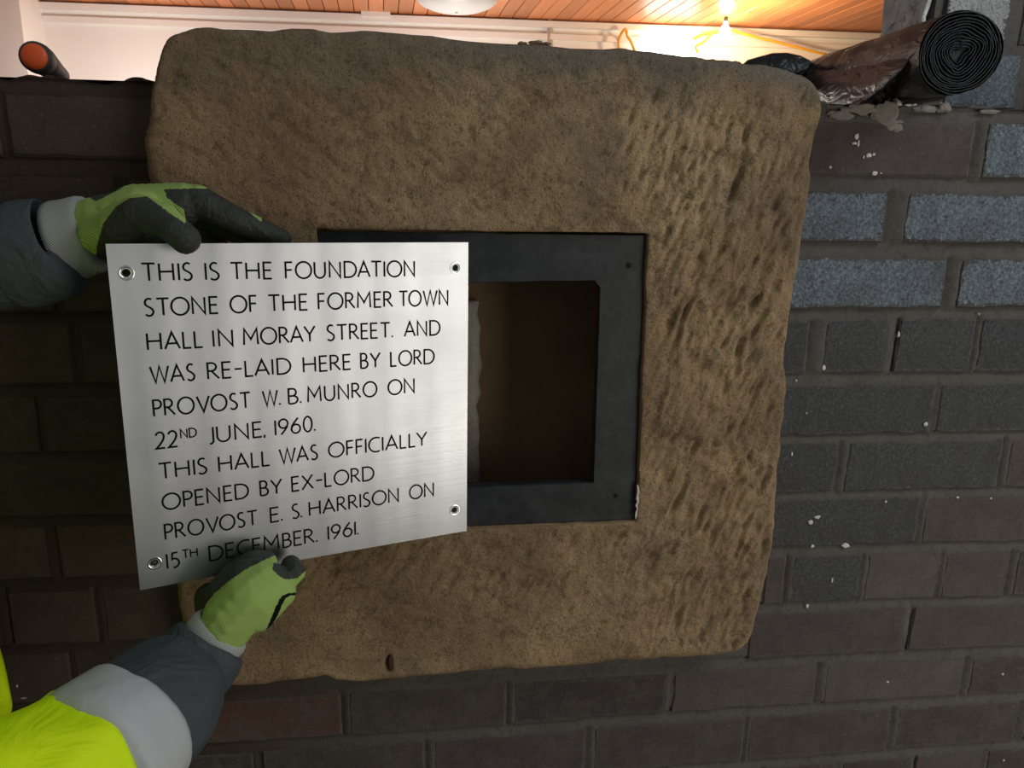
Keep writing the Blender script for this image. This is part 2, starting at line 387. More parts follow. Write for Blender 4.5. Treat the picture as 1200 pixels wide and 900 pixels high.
# ------------------------------------------------------------------ front brick wall
BRK = {   # courses: (left px, right px, material key), read at mid height
 0: [(-190, 0, 'd'), (8, 186, 'd'), (948, 1139, 'p'), (1153, 1345, 'b')],
 1: [(-40, 138, 'd'), (150, 180, 'd'), (930, 1038, 'b'), (1060, 1252, 'b')],
 2: [(-95, 60, 'd'), (70, 186, 'd'), (918, 1107, 'b'), (1122, 1315, 'b')],
 3: [(-120, 85, 'd'), (96, 190, 'd'), (914, 946, 'g'), (965, 1038, 'g'), (1050, 1139, 'g'), (1147, 1222, 'g'), (1232, 1310, 'g')],
 4: [(-150, 43, 'd'), (52, 196, 'd'), (910, 1093, 'g'), (1099, 1275, 'g')],
 5: [(-38, 203, 'd'), (906, 980, 'g'), (991, 1172, 'g'), (1180, 1350, 'd')],
 6: [(-155, 57, 'd'), (69, 207, 'd'), (902, 1075, 'g'), (1082, 1255, 'd')],
 7: [(-100, 2, 'd'), (12, 112, 'd'), (122, 214, 'd'), (896, 919, 'd'), (927, 1006, 'g'), (1014, 1098, 'p'), (1105, 1180, 'p'), (1190, 1265, 'd')],
 8: [(-118, 83, 'd'), (89, 232, 'd'), (878, 1057, 'p'), (1067, 1240, 'p')],
 9: [(-190, -3, 'd'), (5, 198, 'r'), (208, 400, 'r'), (409, 593, 'd'), (602, 780, 'd'), (788, 955, 'p'), (966, 1127, 'p'), (1136, 1300, 'd')],
 10: [(-105, 95, 'd'), (105, 299, 'd'), (309, 498, 'd'), (509, 685, 'p'), (695, 871, 'd'), (877, 1041, 'd'), (1050, 1192, 'd'), (1203, 1350, 'd')],
 11: [(-100, 5, 'd'), (12, 108, 'r'), (118, 212, 'd'), (222, 312, 'd'), (322, 412, 'p'), (422, 512, 'd'), (522, 610, 'd'), (620, 705, 'p'), (714, 797, 'd'), (806, 888, 'd'), (897, 975, 'r'), (983, 1063, 'd'), (1070, 1146, 'p'), (1153, 1228, 'd')],
 12: [(-140, 45, 'd'), (55, 240, 'd'), (250, 430, 'r'), (440, 612, 'd'), (622, 790, 'p'), (800, 965, 'd'), (975, 1128, 'd'), (1137, 1280, 'd')]}
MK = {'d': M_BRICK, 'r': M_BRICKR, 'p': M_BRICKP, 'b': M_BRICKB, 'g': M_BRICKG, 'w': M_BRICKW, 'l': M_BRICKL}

def make_brick(xl, xr, zbl, zbr, ztl, ztr, material, parent, Y=0.0, proud=0.0012, back=0.05, jit=0.0007, seed=0):
    """12-corner wobbly prism with a soft arris; 'pos'/'half' uv maps hold metres from the centre."""
    cx = (xl + xr) / 2; cz = (zbl + zbr + ztl + ztr) / 4; L = xr - xl
    k = max(3, int(L / 0.022)); r = random.Random(seed)
    def zb(x): t = (x - xl) / L; return zbl + (zbr - zbl) * t
    def zt(x): t = (x - xl) / L; return ztl + (ztr - ztl) * t
    loop = [(xl + L * i / k, zb(xl + L * i / k)) for i in range(k)]
    loop += [(xr, zb(xr)), (xr, zb(xr) * 0.66 + zt(xr) * 0.34), (xr, zb(xr) * 0.33 + zt(xr) * 0.67)]
    loop += [(xr - L * i / k, zt(xr - L * i / k)) for i in range(k)]
    loop += [(xl, zt(xl)), (xl, zb(xl) * 0.33 + zt(xl) * 0.67), (xl, zb(xl) * 0.66 + zt(xl) * 0.34)]
    loop = [(x + r.uniform(-jit, jit), z + r.uniform(-jit, jit)) for x, z in loop]; n = len(loop)
    V = []; ins = 0.0022; tx = r.uniform(-0.004, 0.004); tz = r.uniform(-0.012, 0.012)
    for s, y in ((1, back), (1, 0.0010), (0, -proud)):
        for x, z in loop:
            dx, dz = cx - x, cz - z; l = math.hypot(dx, dz)
            q = 0 if s else ins * r.uniform(0.7, 1.6)
            X, Z = x + (math.copysign(q, dx) if abs(dx) > 1e-4 else 0), z + math.copysign(q, dz)
            V.append((X - cx, y + ((X - cx) * tx + (Z - cz) * tz if not s else 0), Z - cz))
    F = []
    for a in (0, n):
        for j in range(n): F.append((a + j, a + (j + 1) % n, a + n + (j + 1) % n, a + n + j))
    F.append(tuple(range(2 * n, 3 * n)))
    o = pd('brick', V, F, material, parent); o.location = (cx, Y, cz)
    me = o.data; u1 = me.uv_layers.new(name='pos'); u2 = me.uv_layers.new(name='half'); hx, hz = L / 2, (ztl + ztr - zbl - zbr) / 4
    for lp in me.loops:
        p = me.vertices[lp.vertex_index].co; u1.data[lp.index].uv = (p.x, p.z); u2.data[lp.index].uv = (hx, hz)
    return o

X0, X1, Z0, Z1 = -1.9, 2.2, -1.5, TOPZ
def bedz(k, X):
    """height of the underside of course k at world X (from the table, straight beyond it)"""
    xa = px((X, 0, 0))[0]
    tab = BOT[k]
    # iterate because px depends on z
    z = -0.1
    for _ in range(4):
        xp = px((X, 0, z))[0]; xp = min(max(xp, -250), 1450); y = interp(tab, xp); q = onY(xp, y); z = q.z
    return z
XS = np.linspace(-1.0, 1.2, 45)
BZ = {k: np.array([bedz(k, float(x)) for x in XS]) for k in BOT}
bz = lambda k, x: float(np.interp(x, XS, BZ[k]))
def gapz(k, x):                              # thickness of the bed above course k
    return GAP[k] / 900.0 * 0.90

# mortar body: grid with struck joints (deep under the brick above, flush over the brick below)
def mortar_wall():
    st = 0.0035
    xs = np.arange(-0.62, 0.92, st); zs = np.arange(-0.86, TOPZ + st, st)
    zs[-1] = TOPZ
    X, Z = np.meshgrid(xs, zs)
    Y = np.full(X.shape, 0.0006)
    for k in BOT:
        if k + 1 not in GAP: continue
        b = np.interp(X, XS, BZ[k]); d = b - Z; g = gapz(k + 1, 0)
        mk = (d > -0.003) & (d < g + 0.004)
        prof = 0.0055 * np.clip(1 - d / g, 0, 1) ** 1.3 - 0.0012
        Y = np.where(mk, prof, Y)
    for k, row in BRK.items():
        top = np.interp(X, XS, BZ[k - 1]) - gapz(k, 0); bot = np.interp(X, XS, BZ[k])
        ym = (interp(BOT[k - 1], 600) + interp(BOT[k], 600)) / 2
        for (a, b_, _), (c_, d_, _) in zip(row, row[1:]):
            if c_ - b_ > 40: continue
            yj = (interp(BOT[k - 1], b_) + GAP[k] + interp(BOT[k], b_)) / 2
            xa, xb = onY(b_, yj).x, onY(c_, yj).x
            t = (X - xa) / (xb - xa); mk = (t > -0.1) & (t < 1.1) & (Z < top) & (Z > bot)
            side = 1 if (k * 7 + b_) % 3 else 0
            q = np.clip(1 - t, 0, 1) if side else np.clip(t, 0, 1)
            Y = np.where(mk, 0.0055 * q ** 2 - 0.0012, Y)
    Y = Y + 0.0006 * fbm(X / 0.02, Z / 0.008, 3, 5) + 0.0006 * fbm(X / 0.08, Z / 0.05, 2, 8)
    Z = Z.copy(); Z[-1] = TOPZ + 0.0035 * fbm(X[-1] / 0.03, X[-1] * 0, 4, 2)
    Z[-2] = TOPZ - st + 0.0018 * fbm(X[-1] / 0.03, X[-1] * 0, 4, 2)
    D, _, _ = polydist(X, Z, stone_poly)
    ny, nx = X.shape; V = np.stack([X, Y, Z], -1).reshape(-1, 3)
    keep = D < 0.012
    F = []
    idx = np.arange(nx * ny).reshape(ny, nx)
    kk = keep[:-1, :-1] & keep[1:, :-1] & keep[:-1, 1:] & keep[1:, 1:]
    a = idx[:-1, :-1][kk]; b = idx[:-1, 1:][kk]; c2 = idx[1:, 1:][kk]; d2 = idx[1:, :-1][kk]
    F = np.stack([a, b, c2, d2], 1)
    V = V.tolist(); F = F.tolist()
    def quad(p): i = len(V); V.extend(p); F.append([i, i + 1, i + 2, i + 3])
    xa, xb, za = float(xs[0]), float(xs[-1]), float(zs[0]); T = 0.215; Zt = TOPZ
    quad([(X0, 0, Z0), (xa, 0, Z0), (xa, 0, Zt), (X0, 0, Zt)]); quad([(xb, 0, Z0), (X1, 0, Z0), (X1, 0, Zt), (xb, 0, Zt)])
    quad([(xa, 0, Z0), (xb, 0, Z0), (xb, 0, za), (xa, 0, za)])
    # top of the wall, left and right of the stone, and its back and ends
    sl, sr = min(p[0] for p in stone_poly) + 0.012, max(p[0] for p in stone_poly) - 0.012
    quad([(X0, 0.001, Zt), (sl, 0.001, Zt), (sl, T, Zt), (X0, T, Zt)]); quad([(sr, 0.001, Zt), (X1, 0.001, Zt), (X1, T, Zt), (sr, T, Zt)])
    quad([(X1, T, Z0), (X0, T, Z0), (X0, T, Zt), (X1, T, Zt)])
    quad([(X0, T, Z0), (X0, 0, Z0), (X0, 0, Zt), (X0, T, Zt)]); quad([(X1, 0, Z0), (X1, T, Z0), (X1, T, Zt), (X1, 0, Zt)])
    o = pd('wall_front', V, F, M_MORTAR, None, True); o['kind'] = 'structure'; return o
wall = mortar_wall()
sid = 0
for k, row in BRK.items():
    for a, b_, key in row:
        ya = (interp(BOT[k - 1], a) + GAP[k] + interp(BOT[k], a)) / 2; yb = (interp(BOT[k - 1], b_) + GAP[k] + interp(BOT[k], b_)) / 2
        xl, xr = onY(a, ya).x, onY(b_, yb).x; g = gapz(k, 0); sid += 1
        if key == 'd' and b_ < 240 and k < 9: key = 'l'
        make_brick(xl, xr, bz(k, xl), bz(k, xr), bz(k - 1, xl) - g, bz(k - 1, xr) - g, MK[key], wall, seed=sid,
                   jit=0.0012 if key in 'bg' else 0.0008, proud=0.0022 if key == 'b' else 0.0012)

# ------------------------------------------------------------------ pier behind the right end of the wall
PY = 0.20
def pier():
    xl = onY(1092, 40, PY).x; V = []
    yb_ = PY
    while px((xl, yb_, 0.25))[0] > 1037 and yb_ < 1.5: yb_ += 0.005
    bm = bmesh.new(); box_bm(bm, (xl, PY, TOPZ - 0.002), (X1, yb_, 1.45))
    bmesh.ops.recalc_face_normals(bm, faces=bm.faces[:])
    o = obj('wall_right', bm, M_MORTAR); o['kind'] = 'structure'
    rows = [(126, 60, [(1108, 1194, 'b'), (1204, 1300, 'b')]), (50, -26, [(1106, 1180, 'w'), (1198, 1290, 'g')]),
            (-40, -116, [(1098, 1140, 'w'), (1152, 1240, 'w')]), (-130, -210, [(1106, 1190, 'w')])]
    for i, (yb, yt, bs) in enumerate(rows):
        for a, b_, key in bs:
            p0, p1 = onY(a, (yb + yt) / 2, PY), onY(b_, (yb + yt) / 2, PY)
            z0, z1 = onY(1100, yb, PY).z, onY(1100, yt, PY).z
            make_brick(max(p0.x, xl + 0.001), p1.x, z0, z0, z1, z1, MK[key], o, PY, 0.006 if key == 'w' else 0.002, 0.03, 0.003 if key == 'w' else 0.001, 300 + i * 10 + a)
    # rough white plaster on the reveal
    V = []; F = []; ny_, nz_ = 24, 60; zt = 1.44; zb = TOPZ + 0.01
    for j in range(nz_ + 1):
        for i in range(ny_ + 1):
            y = PY + 0.004 + (yb_ - PY - 0.006) * i / ny_; z = zb + (zt - zb) * (j / nz_) ** 1.6
            V.append((xl - 0.006 - 0.010 * abs(mnoise.noise(Vector((y * 22, z * 22, 1)))) - 0.004 * mnoise.noise(Vector((y * 60, z * 60, 5))), y + (0.006 * mnoise.noise(Vector((z * 30, 3, i))) if i in (0, ny_) else 0), z))
    for j in range(nz_):
        for i in range(ny_): a = j * (ny_ + 1) + i; F.append((a, a + ny_ + 1, a + ny_ + 2, a + 1))
    q = pd('plaster_face', V, F, M_RPLASTER, o, True); sd = q.modifiers.new('t', 'SOLIDIFY'); sd.thickness = 0.006
    return o
M_RPLASTER = mat('rough_white_plaster', G(205, 203, 198), 0.95); n = N(M_RPLASTER); v = n.coord()
n.col(n.mix(n.ramp(n.noise(v, 26, 6, 0.75, 0.8), [(0.56, (0, 0, 0)), (0.66, (1, 1, 1))]), G(226, 226, 224), G(120, 108, 98)))
n.nrm(n.bump(n.noise(v, 60, 6, 0.75, 0.5), 1.0, 0.01))
pier()

# ------------------------------------------------------------------ the foundation stone
FR = [(370, 268), (760, 273), (747, 612), (379, 628)]     # cut for the black frame (front edge of the cut)
fr3 = [onY(x, y, STONE_Y) for x, y in FR]
def stone():
    st = 0.0021
    P = np.array(stone_poly); xs = np.arange(P[:, 0].min() - st, P[:, 0].max() + 2 * st, st); zs = np.arange(P[:, 1].min() - st, P[:, 1].max() + 2 * st, st)
    X, Z = np.meshgrid(xs, zs)
    D, NX, NZ = polydist(X, Z, stone_poly)
    hole = [(p.x, p.z) for p in fr3]
    hp = []
    for i in range(4):
        a, b = np.array(hole[i]), np.array(hole[(i + 1) % 4])
        for t in np.arange(0, 1, 0.05): hp.append(tuple(a * (1 - t) + b * t + rng.normal(0, 0.0005, 2)))
    H, HX, HZ = polydist(X, Z, hp)
    out = D < 0; inh = H > 0
    # pixel coordinates for placing tool marks
    rel = np.stack([X - EYE.x, np.full(X.shape, STONE_Y - EYE.y), Z - EYE.z], -1)
    dz = rel @ np.array(FX); PX = 600 + FPX * (rel @ np.array(RX)) / dz; PYY = 450 - FPX * (rel @ np.array(UX)) / dz
    Xs = np.where(out, NX, np.where(inh, HX, X)); Zs = np.where(out, NZ, np.where(inh, HZ, Z))
    h = 0.0030 * fbm(X / 0.16, Z / 0.14, 2, 1) + (0.0006 + 0.0007 * np.clip((PX - 300) / 400, 0, 1)) * fbm(X / 0.03, Z / 0.03, 4, 21, 0.65)
    wR = np.clip((PX - 700) / 90, 0, 1) * np.clip((PYY - 90) / 90, 0.15, 1)     # heavily tooled right-hand margin
    wB = np.clip((PYY - 610) / 30, 0, 1) * np.clip((800 - PX) / 60, 0, 1) * np.clip((745 - PYY) / 60, 0.1, 1)
    wL = np.clip((700 - PX) / 80, 0, 1) * np.clip((290 - PYY) / 40, 0, 1)
    def aniso(ang, a, b, seed):
        ca, sa = math.cos(ang), math.sin(ang); U = X * ca + Z * sa; W = -X * sa + Z * ca
        w1 = 0.35 * fbm(X / 0.05, Z / 0.05, 2, seed + 50)
        return fbm(U / b + w1, W / a + w1, 3, seed, 0.55)
    r = aniso(math.radians(66), 0.0125, 0.040, 31); h += wR * 0.0030 * (1 - np.abs(r) * 1.6)
    r = aniso(math.radians(45), 0.013, 0.036, 61); h += wB * 0.0018 * (1 - np.abs(r) * 1.6)
    r = aniso(math.radians(-38), 0.014, 0.045, 91); h += wL * 0.0007 * (1 - np.abs(r) * 1.5)
    # individual chisel strokes: sharp lower end, one crisp side
    def stroke(cx_, cy_, ang, L, wd, dep):
        c0 = onY(cx_, cy_, STONE_Y); ca, sa = math.cos(ang), math.sin(ang)
        R = L + 0.01; i0, i1 = np.searchsorted(xs, [c0.x - R, c0.x + R]); j0, j1 = np.searchsorted(zs, [c0.z - R, c0.z + R])
        if i1 <= i0 or j1 <= j0: return
        xx = X[j0:j1, i0:i1] - c0.x; zz = Z[j0:j1, i0:i1] - c0.z; U = (xx * ca + zz * sa) / (L / 2); W = (-xx * sa + zz * ca) / wd
        along = np.clip((1 - np.abs(U) ** 3), 0, 1) * (0.65 - 0.35 * U)
        side = np.where(W > 0, np.exp(-(W * 1.0) ** 2), np.exp(-(W * 2.6) ** 2))
        h[j0:j1, i0:i1] -= dep * along * side
    rs = random.Random(5)
    for cx_, cy_, ang, L in ((744, 127, 72, 40), (741, 167, 70, 26), (768, 153, 80, 40), (793, 160, 72, 30), (799, 112, 75, 32), (821, 135, 76, 62), (751, 198, 86, 28), (782, 198, 78, 30),
                             (769, 112, 70, 18), (853, 150, 82, 34), (874, 155, 80, 32), (862, 215, 74, 45), (890, 250, 80, 40), (900, 205, 72, 34), (943, 110, 70, 26), (945, 155, 72, 20), (915, 130, 80, 22)):
        stroke(cx_, cy_, math.radians(ang), L / 900 * 0.9, 0.0042, 0.0042)
    for _ in range(560):
        cx_, cy_ = rs.uniform(720, 960), rs.uniform(120, 765)
        stroke(cx_, cy_, math.radians(rs.gauss(66, 8)), rs.uniform(0.014, 0.036), rs.uniform(0.0022, 0.0045), rs.uniform(0.0010, 0.0040) * (0.6 if cx_ < 770 else 1))
    for _ in range(110):
        cx_, cy_ = rs.uniform(370, 760), rs.uniform(622, 712)
        stroke(cx_, cy_, math.radians(rs.gauss(48, 9)), rs.uniform(0.012, 0.032), rs.uniform(0.0022, 0.0042), rs.uniform(0.0008, 0.0026))
    for _ in range(190):
        cx_, cy_ = rs.uniform(200, 720), rs.uniform(80, 265)
        stroke(cx_, cy_, math.radians(rs.gauss(-40, 10)), rs.uniform(0.010, 0.030), rs.uniform(0.0018, 0.0036), rs.uniform(0.0005, 0.0019))
    for _ in range(160):
        cx_, cy_ = rs.uniform(180, 900), rs.uniform(50, 790)
        stroke(cx_, cy_, math.radians(rs.uniform(-70, 70)), rs.uniform(0.003, 0.009), rs.uniform(0.0015, 0.003), rs.uniform(0.001, 0.0028))
    stroke(457, 777, math.radians(90), 0.026, 0.0045, 0.012)
    RR = 0.011 + 0.006 * fbm(X / 0.08, Z / 0.08, 2, 77)
    Dc = np.clip(D, 0, None); t = np.clip(1 - Dc / RR, 0, 1); edge = RR * (1 - np.sqrt(np.clip(1 - t * t, 0, 1)))
    Hc = np.clip(-H, 0, None); edge = edge + 0.0012 * np.clip(1 - Hc / 0.004, 0, 1) ** 2
    fade = np.clip(Dc / 0.012, 0.25, 1) * np.clip(Hc / 0.010, 0.25, 1)
    Y = STONE_Y - h * fade + edge
    inside = (D >= 0) & (H <= 0)
    ny, nx = X.shape; idx = np.arange(nx * ny).reshape(ny, nx)
    q = lambda A: (A[:-1, :-1], A[:-1, 1:], A[1:, 1:], A[1:, :-1])
    cnt = sum(a.astype(int) for a in q(inside))
    # outside corners may only be snapped if they are close to an edge
    kk = (cnt >= 2)
    a, b, c2, d2 = [z_[kk] for z_ in q(idx)]
    V = np.stack([Xs, Y, Zs], -1).reshape(-1, 3); F = np.stack([a, b, c2, d2], 1)
    # compact
    used = np.unique(F); mp = -np.ones(len(V), int); mp[used] = np.arange(len(used)); V = V[used]; F = mp[F]
    hflag = (np.abs(H.reshape(-1)[used]) < 0.006)
    # boundary edges
    E = np.concatenate([F[:, [0, 1]], F[:, [1, 2]], F[:, [2, 3]], F[:, [3, 0]]]); Es = np.sort(E, 1)
    key = Es[:, 0] * (len(V) + 1) + Es[:, 1]; u, inv, ct = np.unique(key, return_inverse=True, return_counts=True)
    Bd = E[ct[inv] == 1]
    bv = np.unique(Bd); m2 = {int(v_): len(V) + i for i, v_ in enumerate(bv)}
    VB = V[bv].copy(); VB[:, 1] = np.where(hflag[bv], 0.12, 0.175)
    V = np.concatenate([V, VB]).tolist(); F = F.tolist()
    for e0, e1 in Bd.tolist(): F.append([e1, e0, m2[e0], m2[e1]])
    hx = [p[0] for p in hole]; hz = [p[1] for p in hole]; i = len(V)
    V += [[min(hx) - 0.01, 0.119, min(hz) - 0.01], [max(hx) + 0.01, 0.119, min(hz) - 0.01], [max(hx) + 0.01, 0.119, max(hz) + 0.01], [min(hx) - 0.01, 0.119, max(hz) + 0.01]]
    F.append([i, i + 1, i + 2, i + 3])
    xa, xb, za, zb_ = P[:, 0].min() + 0.03, P[:, 0].max() - 0.03, P[:, 1].min() + 0.03, P[:, 1].max() - 0.03
    o = pd('foundation_stone', V, F, M_STONE, None, True)
    j = len(o.data.vertices)
    return o
M_CAV = mat('shaded_cavity', G(120, 98, 72), 0.95); n = N(M_CAV); v = n.coord()  # shade of the recess put into the colour, darker than the stone face
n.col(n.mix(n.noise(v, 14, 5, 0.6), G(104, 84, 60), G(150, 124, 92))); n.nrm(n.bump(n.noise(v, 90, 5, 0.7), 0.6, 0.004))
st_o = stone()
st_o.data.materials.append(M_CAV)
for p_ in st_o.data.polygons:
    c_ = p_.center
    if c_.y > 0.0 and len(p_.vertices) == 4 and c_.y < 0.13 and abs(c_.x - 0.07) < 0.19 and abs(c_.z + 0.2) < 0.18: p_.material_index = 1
bm = bmesh.new(); bm.from_mesh(st_o.data)
# close the back of the block
be = [e for e in bm.edges if len(e.link_faces) == 1 and all(v_.co.y > 0.17 for v_ in e.verts)]
if be: bmesh.ops.contextual_create(bm, geom=be)
bm.to_mesh(st_o.data); bm.free()
tag(st_o, 'large rough tooled brown sandstone block set in the dark brick wall', 'stone')

# rusty pocket near the lower edge of the stone and pale cement in the cavity
bm = bmesh.new()
p = onY(457, 776, STONE_Y + 0.0035); bmesh.ops.create_icosphere(bm, subdivisions=2, radius=1, matrix=Matrix.Translation(p) @ Matrix.Diagonal((0.0032, 0.006, 0.011, 1)))
for v_ in bm.verts: v_.co += Vector((0.0012, 0, 0.0012)) * mnoise.noise(v_.co * 300)
rp = obj('rust_pocket', bm, M_RUST, st_o)

# ------------------------------------------------------------------ black frame in the cut
FY = STONE_Y + 0.007
def frame():
    o_ = [onY(373, 271, FY), onY(755, 276, FY), onY(743, 609, FY), onY(382, 622, FY)]
    i_ = [onY(424, 333, FY), onY(704, 328, FY), onY(696, 566, FY), onY(430, 576, FY)]
    bm = bmesh.new()
    def side(p, y): return (p.x, y, p.z)
    # refined loops with slightly uneven hand-painted edges
    def sub(L, n, jit, seed):
        r = random.Random(seed); out = []
        for k in range(4):
            a, b = L[k], L[(k + 1) % 4]
            for i in range(n):
                q = a.lerp(b, i / n); j = jit if i else 0
                out.append(Vector((q.x + r.uniform(-j, j), q.y, q.z + r.uniform(-j, j))))
        return out
    no = 16
    A = sub(o_, no, 0.0007, 1); B = sub(i_, no, 0.0003, 2)
    vo = [bm.verts.new((p.x, FY, p.z)) for p in A]; vi = [bm.verts.new((p.x, FY, p.z)) for p in B]
    cin = sum(B, Vector()) / len(B)
    vib = [bm.verts.new((p.x, FY + 0.0022, p.z)) for p in [q.lerp(cin, 0.008) for q in B]]
    vob = [bm.verts.new((p.x, FY + 0.012, p.z)) for p in A]; vibb = [bm.verts.new((v_.co.x, FY + 0.012, v_.co.z)) for v_ in vib]
    n_ = len(A)
    for i in range(n_):
        j = (i + 1) % n_
        for a, b in ((vo, vi), (vi, vib), (vib, vibb), (vob, vo), (vibb, vob)): bm.faces.new((a[i], a[j], b[j], b[i]))
    bmesh.ops.recalc_face_normals(bm, faces=bm.faces[:])
    return bm
fr = tag(obj('square_frame', frame(), M_BLACK), 'black painted square frame recessed in the middle of the stone', 'frame')
# small rebate chamfer in the top right corner and tapped screw holes
for x, y in ((737, 311), (722, 581), (396, 310), (403, 590)):
    p = onY(x, y, FY)
    lathe('screw_hole', [(0, 0.0016), (0.0006, 0.0038), (0.0010, 0.0034), (0.0011, 0.0026), (-0.0004, 0.0022), (-0.0005, 0.00001)], p + Vector((0, 0.0007, 0)), (0, -1, 0), M_BLACK, fr, 20)
    lathe('screw_thread', [(0, 0.0023), (0.0006, 0.0023), (0.00061, 0.00001)], p + Vector((0, -0.0003, 0)), (0, -1, 0), M_HOLE, fr, 16)
bm = bmesh.new()
vs = [bm.verts.new(onY(x, y, FY - 0.0003)) for x, y in ((704.5, 327.5), (704.5, 338), (696, 327.5))]
vb = [bm.verts.new(v_.co + Vector((0, 0.012, 0))) for v_ in vs]
bm.faces.new(vs); bm.faces.new(vb[::-1])
for i in range(3): bm.faces.new((vs[i], vb[i], vb[(i + 1) % 3], vs[(i + 1) % 3]))
obj('corner_fillet', bm, M_BLACK, fr)

# ragged pale cement ridge at the back of the cavity, white filler at the frame corner
def ridge(name, pts, r, material, parent, seed=0, flat=0.6):
    rs = []
    for i, p_ in enumerate(pts):
        rr = (r[i] if isinstance(r, (list, tuple)) else r); k = 10; rg = []
        a = Vector(pts[max(0, i - 1)]); b = Vector(pts[min(len(pts) - 1, i + 1)])
        for q in ring(Vector(p_), b - a, rr, rr * flat, k, Vector((0, 1, 0))):
            rg.append(q + (q - Vector(p_)) * (0.5 * mnoise.noise(q * 150 + Vector((seed, 0, 0)))))
        rs.append(rg)
    return loft(name, rs, material, parent)
cav = 0.112
pp = [onY(551 + 0.5 * i / 14 + random.uniform(-1.5, 1.5), 352 + i * 15.6, cav) for i in range(15)]
M_CEM = mat('pale_cement', G(190, 186, 170), 0.95); n = N(M_CEM); n.col(n.mix(n.noise(n.coord(), 130, 5, 0.7), G(140, 134, 118), G(205, 200, 186)))
n.nrm(n.bump(n.noise(n.coord(), 200, 5, 0.7), 0.7, 0.004))
rd = ridge('cement_ridge', pp, [0.012] * 15, M_CEM, st_o, 3, 0.8)
rd['label'] = 'pale cement strip down the back of the dark cavity'
pp = [onY(747.5 + random.uniform(-1, 1) - 0.18 * i, 568 + i * 4.0, STONE_Y + 0.001) for i in range(11)]
ridge('filler_crumbs', pp, [0.0006, 0.0012, 0.0018, 0.0014, 0.002, 0.0012, 0.0016, 0.0008, 0.0012, 0.0015, 0.0006], M_CHIP, st_o, 5)

# ------------------------------------------------------------------ steel plaque
PW, PH = 0.320, 0.3082
def Rz(a): return Matrix.Rotation(a, 3, 'Z')
PROT = Rz(0.3426) @ Matrix.Rotation(-0.0073, 3, 'X') @ Matrix.Rotation(0.0069, 3, 'Y')
p34 = Vector((-0.2682, -0.1256, -0.0451)); PORG = EYE + (p34 - EYE) * (0.32 / 0.34)
def plate_pt(u, v, off=0.0):                 # u right, v down in metres; gentle bow
    bow = 0.0045 * (math.sin(math.pi * min(max(u / PW, 0), 1)) * (0.4 + 0.6 * v / PH)) * 0.5
    bow += 0.00016 * math.sin(u * 120 + v * 9) + 0.00010 * math.sin(u * 260 + 1.3 - v * 14) + 0.0003 * math.sin(v * 22 + u * 8)
    return PORG + PROT @ Vector((u, -off + bow, -v))
PN = PROT @ Vector((0, -1, 0))
def plate_uv(x, y):
    d = ray(x, y); t = (PORG - EYE).dot(PN) / d.dot(PN); L = PROT.transposed() @ (EYE + d * t - PORG)
    # one correction step for the bow
    bow = 0.0045 * (math.sin(math.pi * min(max(L.x / PW, 0), 1)) * (0.4 + 0.6 * (-L.z) / PH)) * 0.5
    t2 = (PORG - PN * bow - EYE).dot(PN) / d.dot(PN); L = PROT.transposed() @ (EYE + d * t2 - PORG)
    return L.x, -L.z
